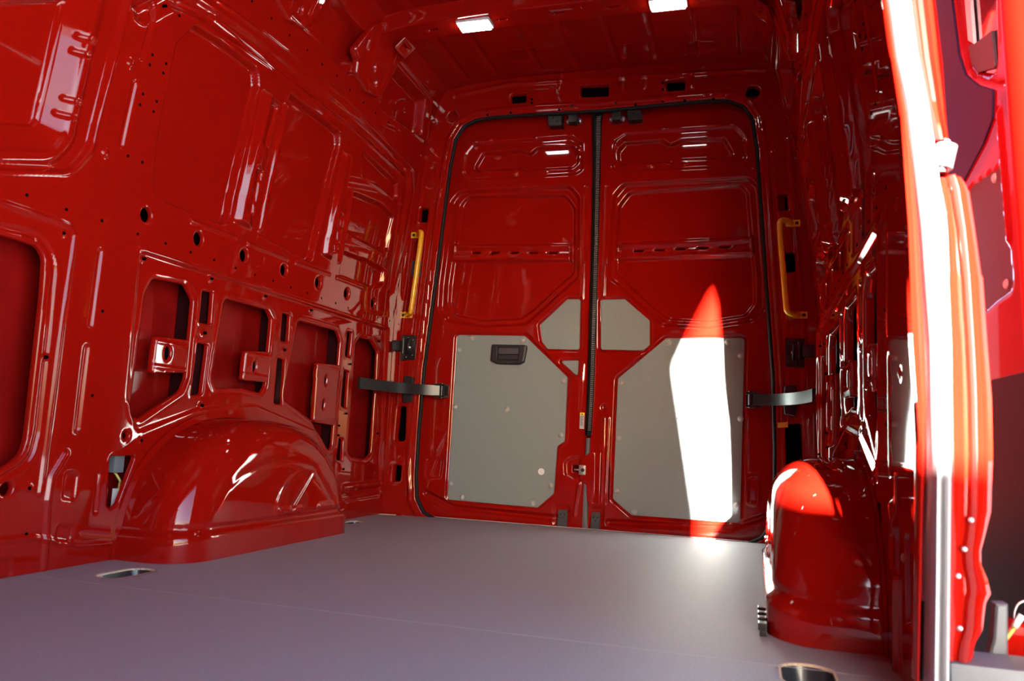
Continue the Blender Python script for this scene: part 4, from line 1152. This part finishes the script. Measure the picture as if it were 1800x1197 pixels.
# ---- sliding door, slid back outside the body (X about 1.12)
sd_root = empty('sliding_door', (1.12, -1.9, -.1), 'red side sliding door slid back outside, with dark window and grey board', 'sliding door')
def ms(y, z, d): return np.stack([1.12 + .05 * 0 - .10 * np.clip((z - .95) / 1.0, 0, 2) * 0 + d, y, z], 1)
we = fillet([(-1.448,1.546),(-1.471,1.418),(-1.522,1.268),(-1.575,1.196),(-1.661,1.133),(-1.769,1.074),(-1.854,1.036),(-1.877,1.275)], .03)
wi_ = fillet([(-1.506,1.509),(-1.52,1.363),(-1.547,1.273),(-1.567,1.216),(-1.619,1.171),(-1.707,1.127),(-1.742,1.122),(-1.748,1.357)], .02)
dark_z_unused = [(-0.953,1.858),(-1.321,0.889),(-1.494,0.957),(-1.702,0.987),(-1.763,1.015),(-1.766,1.088),(-1.737,1.364)]
gb_ = fillet([(-1.503,0.941),(-1.589,0.94),(-1.779,0.914),(-1.795,0.886),(-1.84,0.679),(-1.825,0.666),(-1.663,0.656)] + [(-.75, .75), (-.75, .93)], .012)
DY0 = [(-1.892,0.762)][0][0]
YE = [(-1.836,1.211),(-1.898,0.761)]
ye_top = YE[0][0]; ye_low = YE[1][0]
prof = [(ye_low - .02, -.12), (ye_low - .02, .5), (ye_low, .75), (ye_top, 1.21), (ye_top + .04, 1.6), (-.55, 1.6), (-.55, -.12)]
dsf = [('rec', we, .010, .012), ('rec', gb_, .010, .010), ('bead', [(-1.789,1.01),(-1.828,0.759)], .010, -.006)]
MAG = mat('shaded_door_red', (0.20, 0.003, 0.005), .5, coat=.5, spec=0)  # darker copy of the red paint, shade put into the colour
dm = pressed('door_panel', min(p[0] for p in prof) - .01, -.5, -.13, 1.62, .008, ms, dsf, [wi_], MAG, outline=prof, flange=.03, lip=.004, parent=sd_root, flip=True)
MB().prism(we, lambda u, v, d: (1.135 + d, u, v), 0, .01).build('window_glass', GLASSD, sd_root)
MB().prism(gb_, lambda u, v, d: (1.1235 + d, u, v), 0, .006, .001).build('trim_board', mat('shaded_grey_board', (.05, .046, .05), .5, spec=.2), sd_root, angle=30)  # darker copy of the grey board, shade of the gap painted in
for c in [(-1.745,0.903),(-1.8,0.684)]:
    MB().dome((1.1235, c[0] + .01, c[1]), (-1, 0, 0), .010, .006, 12, 3).build('rivet', RIVETM, sd_root, smooth=True)
dz = fillet([(-.7, 1.55), (-.7, .90)] + [(-1.398,0.962),(-1.494,0.96),(-1.69,0.99),(-1.755,1.015),(-1.764,1.068),(-1.66,1.125),(-1.565,1.191),(-1.511,1.266),(-1.46,1.424),(-1.448,1.546)], .006)
MB().prism(dz, lambda u, v, d: (1.1155 + d, u, v), 0, .004, .001).build('upper_cover', mat('violet_haze_trim', (.022, .012, .045), .6, spec=.15), sd_root, angle=30)  # violet haze over dark glass painted into the cover colour
wsx = [(-1.526,1.496),(-1.532,1.384),(-1.553,1.276),(-1.598,1.245),(-1.58,1.356),(-1.56,1.475)]
MB().prism(wsx, lambda u, v, d: (1.126 + d, u, v), 0, .006, .001).build('window_strip', WHITE, sd_root)
wb = fillet([(-1.542,1.271),(-1.608,1.243),(-1.719,1.212),(-1.738,1.124),(-1.619,1.171),(-1.567,1.216)], .006)
MB().prism(wb, lambda u, v, d: (1.128 + d, u, v), 0, .006, .001).build('window_corner_board', mat('shaded_window_board', (.08, .075, .09), .6, spec=.2), sd_root, angle=30)  # board grey darkened to carry the shade of the gap
lo = [(-0.849,0.5),(-1.697,0.516),(-1.883,0.513),(-1.967,0.51),(-1.91,-0.069),(-0.778,-0.438)]
MB().prism(lo, lambda u, v, d: (1.1160 + d, u, v), 0, .005, .001).build('lower_cover', mat('shaded_lower_grey', (.015, .012, .013), .6, spec=.12), sd_root, angle=30)  # grey panel painted near-black for the shadow it stands in
# leading edge of the door, facing forward and sunlit
ed = MB()
rws = []
for (y, z) in ((ye_low - .02, -.12), (ye_low - .02, .5), (ye_low, .75), (ye_top, 1.21), (ye_top + .04, 1.6)):
    rws.append((1.118, 1.22, z, y))
loft('leading_edge', rws, [(0, .02), (0, 0), (.15, -.035), (.3, -.055), (.7, -.135), (.9, -.18), (1, -.19), (1, .02)], RED, sd_root)
lk = MB()
for z in (1.15, 1.05, .96, .88, .80):
    lk.box((1.117, -1.90 + (z - .75) * .1, z), (1.123, -1.86 + (z - .75) * .1, z + .02), .002)
mb = MB(); mb.box((1.17, -1.85, -.12), (1.21, -.55, 1.6)); mb.build('outer_skin', RED, sd_root)

# step, lower arm and cable at the bottom right
c = [(0.9509,0.0779),(1.0221,0.0835)]
t = empty('side_step', (1.02, -2.1, -.02), 'grey metal sill plate below the side door jamb', 'step plate')
MB().box((c[0][0], -2.12, c[0][1] - .06), (c[1][0] + .12, -2.02, c[0][1]), .005).build('tread', STEP, t, angle=40)
q = [(1.0349,0.1485),(1.0508,0.1501),(1.0484,0.051),(1.0168,0.0472),(1.0305,0.0961)]
MB().prism(q, lambda u, v, d: (u, d, v), -2.02, -1.99, .003).build('upright', STEP, t, angle=40)
q = [(1.0883,0.1486),(1.078,0.1424),(1.0728,0.1221),(1.0764,0.1114),(1.0837,0.1233),(1.0691,0.0986),(1.057,0.0819),(1.0546,0.0518)]
t = empty('release_cable', (q[0][0], -1.97, q[0][1]), 'thin cable with yellow sleeve at lower right outside the door', 'cable')
MB().tube(smooth_path([(a, -1.96, b_) for a, b_ in q[:4]]), .0016, 8).build('bare_cable', ZINC, t, smooth=True)
MB().tube(smooth_path([(a, -1.96, b_) for a, b_ in q[4:]]), .0032, 8).build('yellow_sleeve', WIREY, t, smooth=True)
MB().cyl((q[3][0] - .004, -1.965, q[3][1] - .003), (q[4][0], -1.965, q[4][1] + .004), .005, 10).build('end_fitting', WHITE, t, smooth=True)
q = [(1.0572,0.0904),(1.0758,0.1165),(1.1251,0.0981),(1.1237,0.0517),(1.0529,0.0456)]
ab = MB().prism(q, lambda u, v, d: (u, d, v), -1.94, -1.90, .006).build('guide_arm', RED, None, angle=40)
ab.parent = sd_root; ab.matrix_parent_inverse = Matrix.Translation(-Vector(sd_root.location))

# ================================================================== OUTSIDE
gm = MB(); gm.box((-30, -40, -.72), (40, 30, -.70)); struct(gm.build('ground', GROUND))
# unseen door-like blocker added outside; its cutout is shaped to cast the sun patch
def map_fd(u, v, d): return np.stack([u, -5.2 + d, v], 1)
sun_gap = fillet([(1.70, .95), (1.45, .958), (1.31, .965), (1.252, 1.01), (1.255, 1.10), (1.152, 1.72), (1.20, 1.84), (1.31, 2.07), (1.78, 2.05), (1.80, .95)], .02)
fd = empty('sun_blocker', (1.4, -5.2, -.5), 'unseen sun blocker shaped like an open front door, behind the camera', 'door')
fdo = fillet([(1.0, -.55), (1.86, -.55), (1.88, .9), (1.86, 2.15), (1.30, 2.2), (.98, 2.0)], .06)
pressed('door_panel', .95, 1.92, -.6, 2.3, .02, map_fd, [], [sun_gap], RED, outline=fdo, flange=.06, lip=0, parent=fd)
mb = MB(); mb.box((-.98, -6.3, -.6), (.97, -4.33, 1.9), .1); struct(mb.build('trim_3', RED))
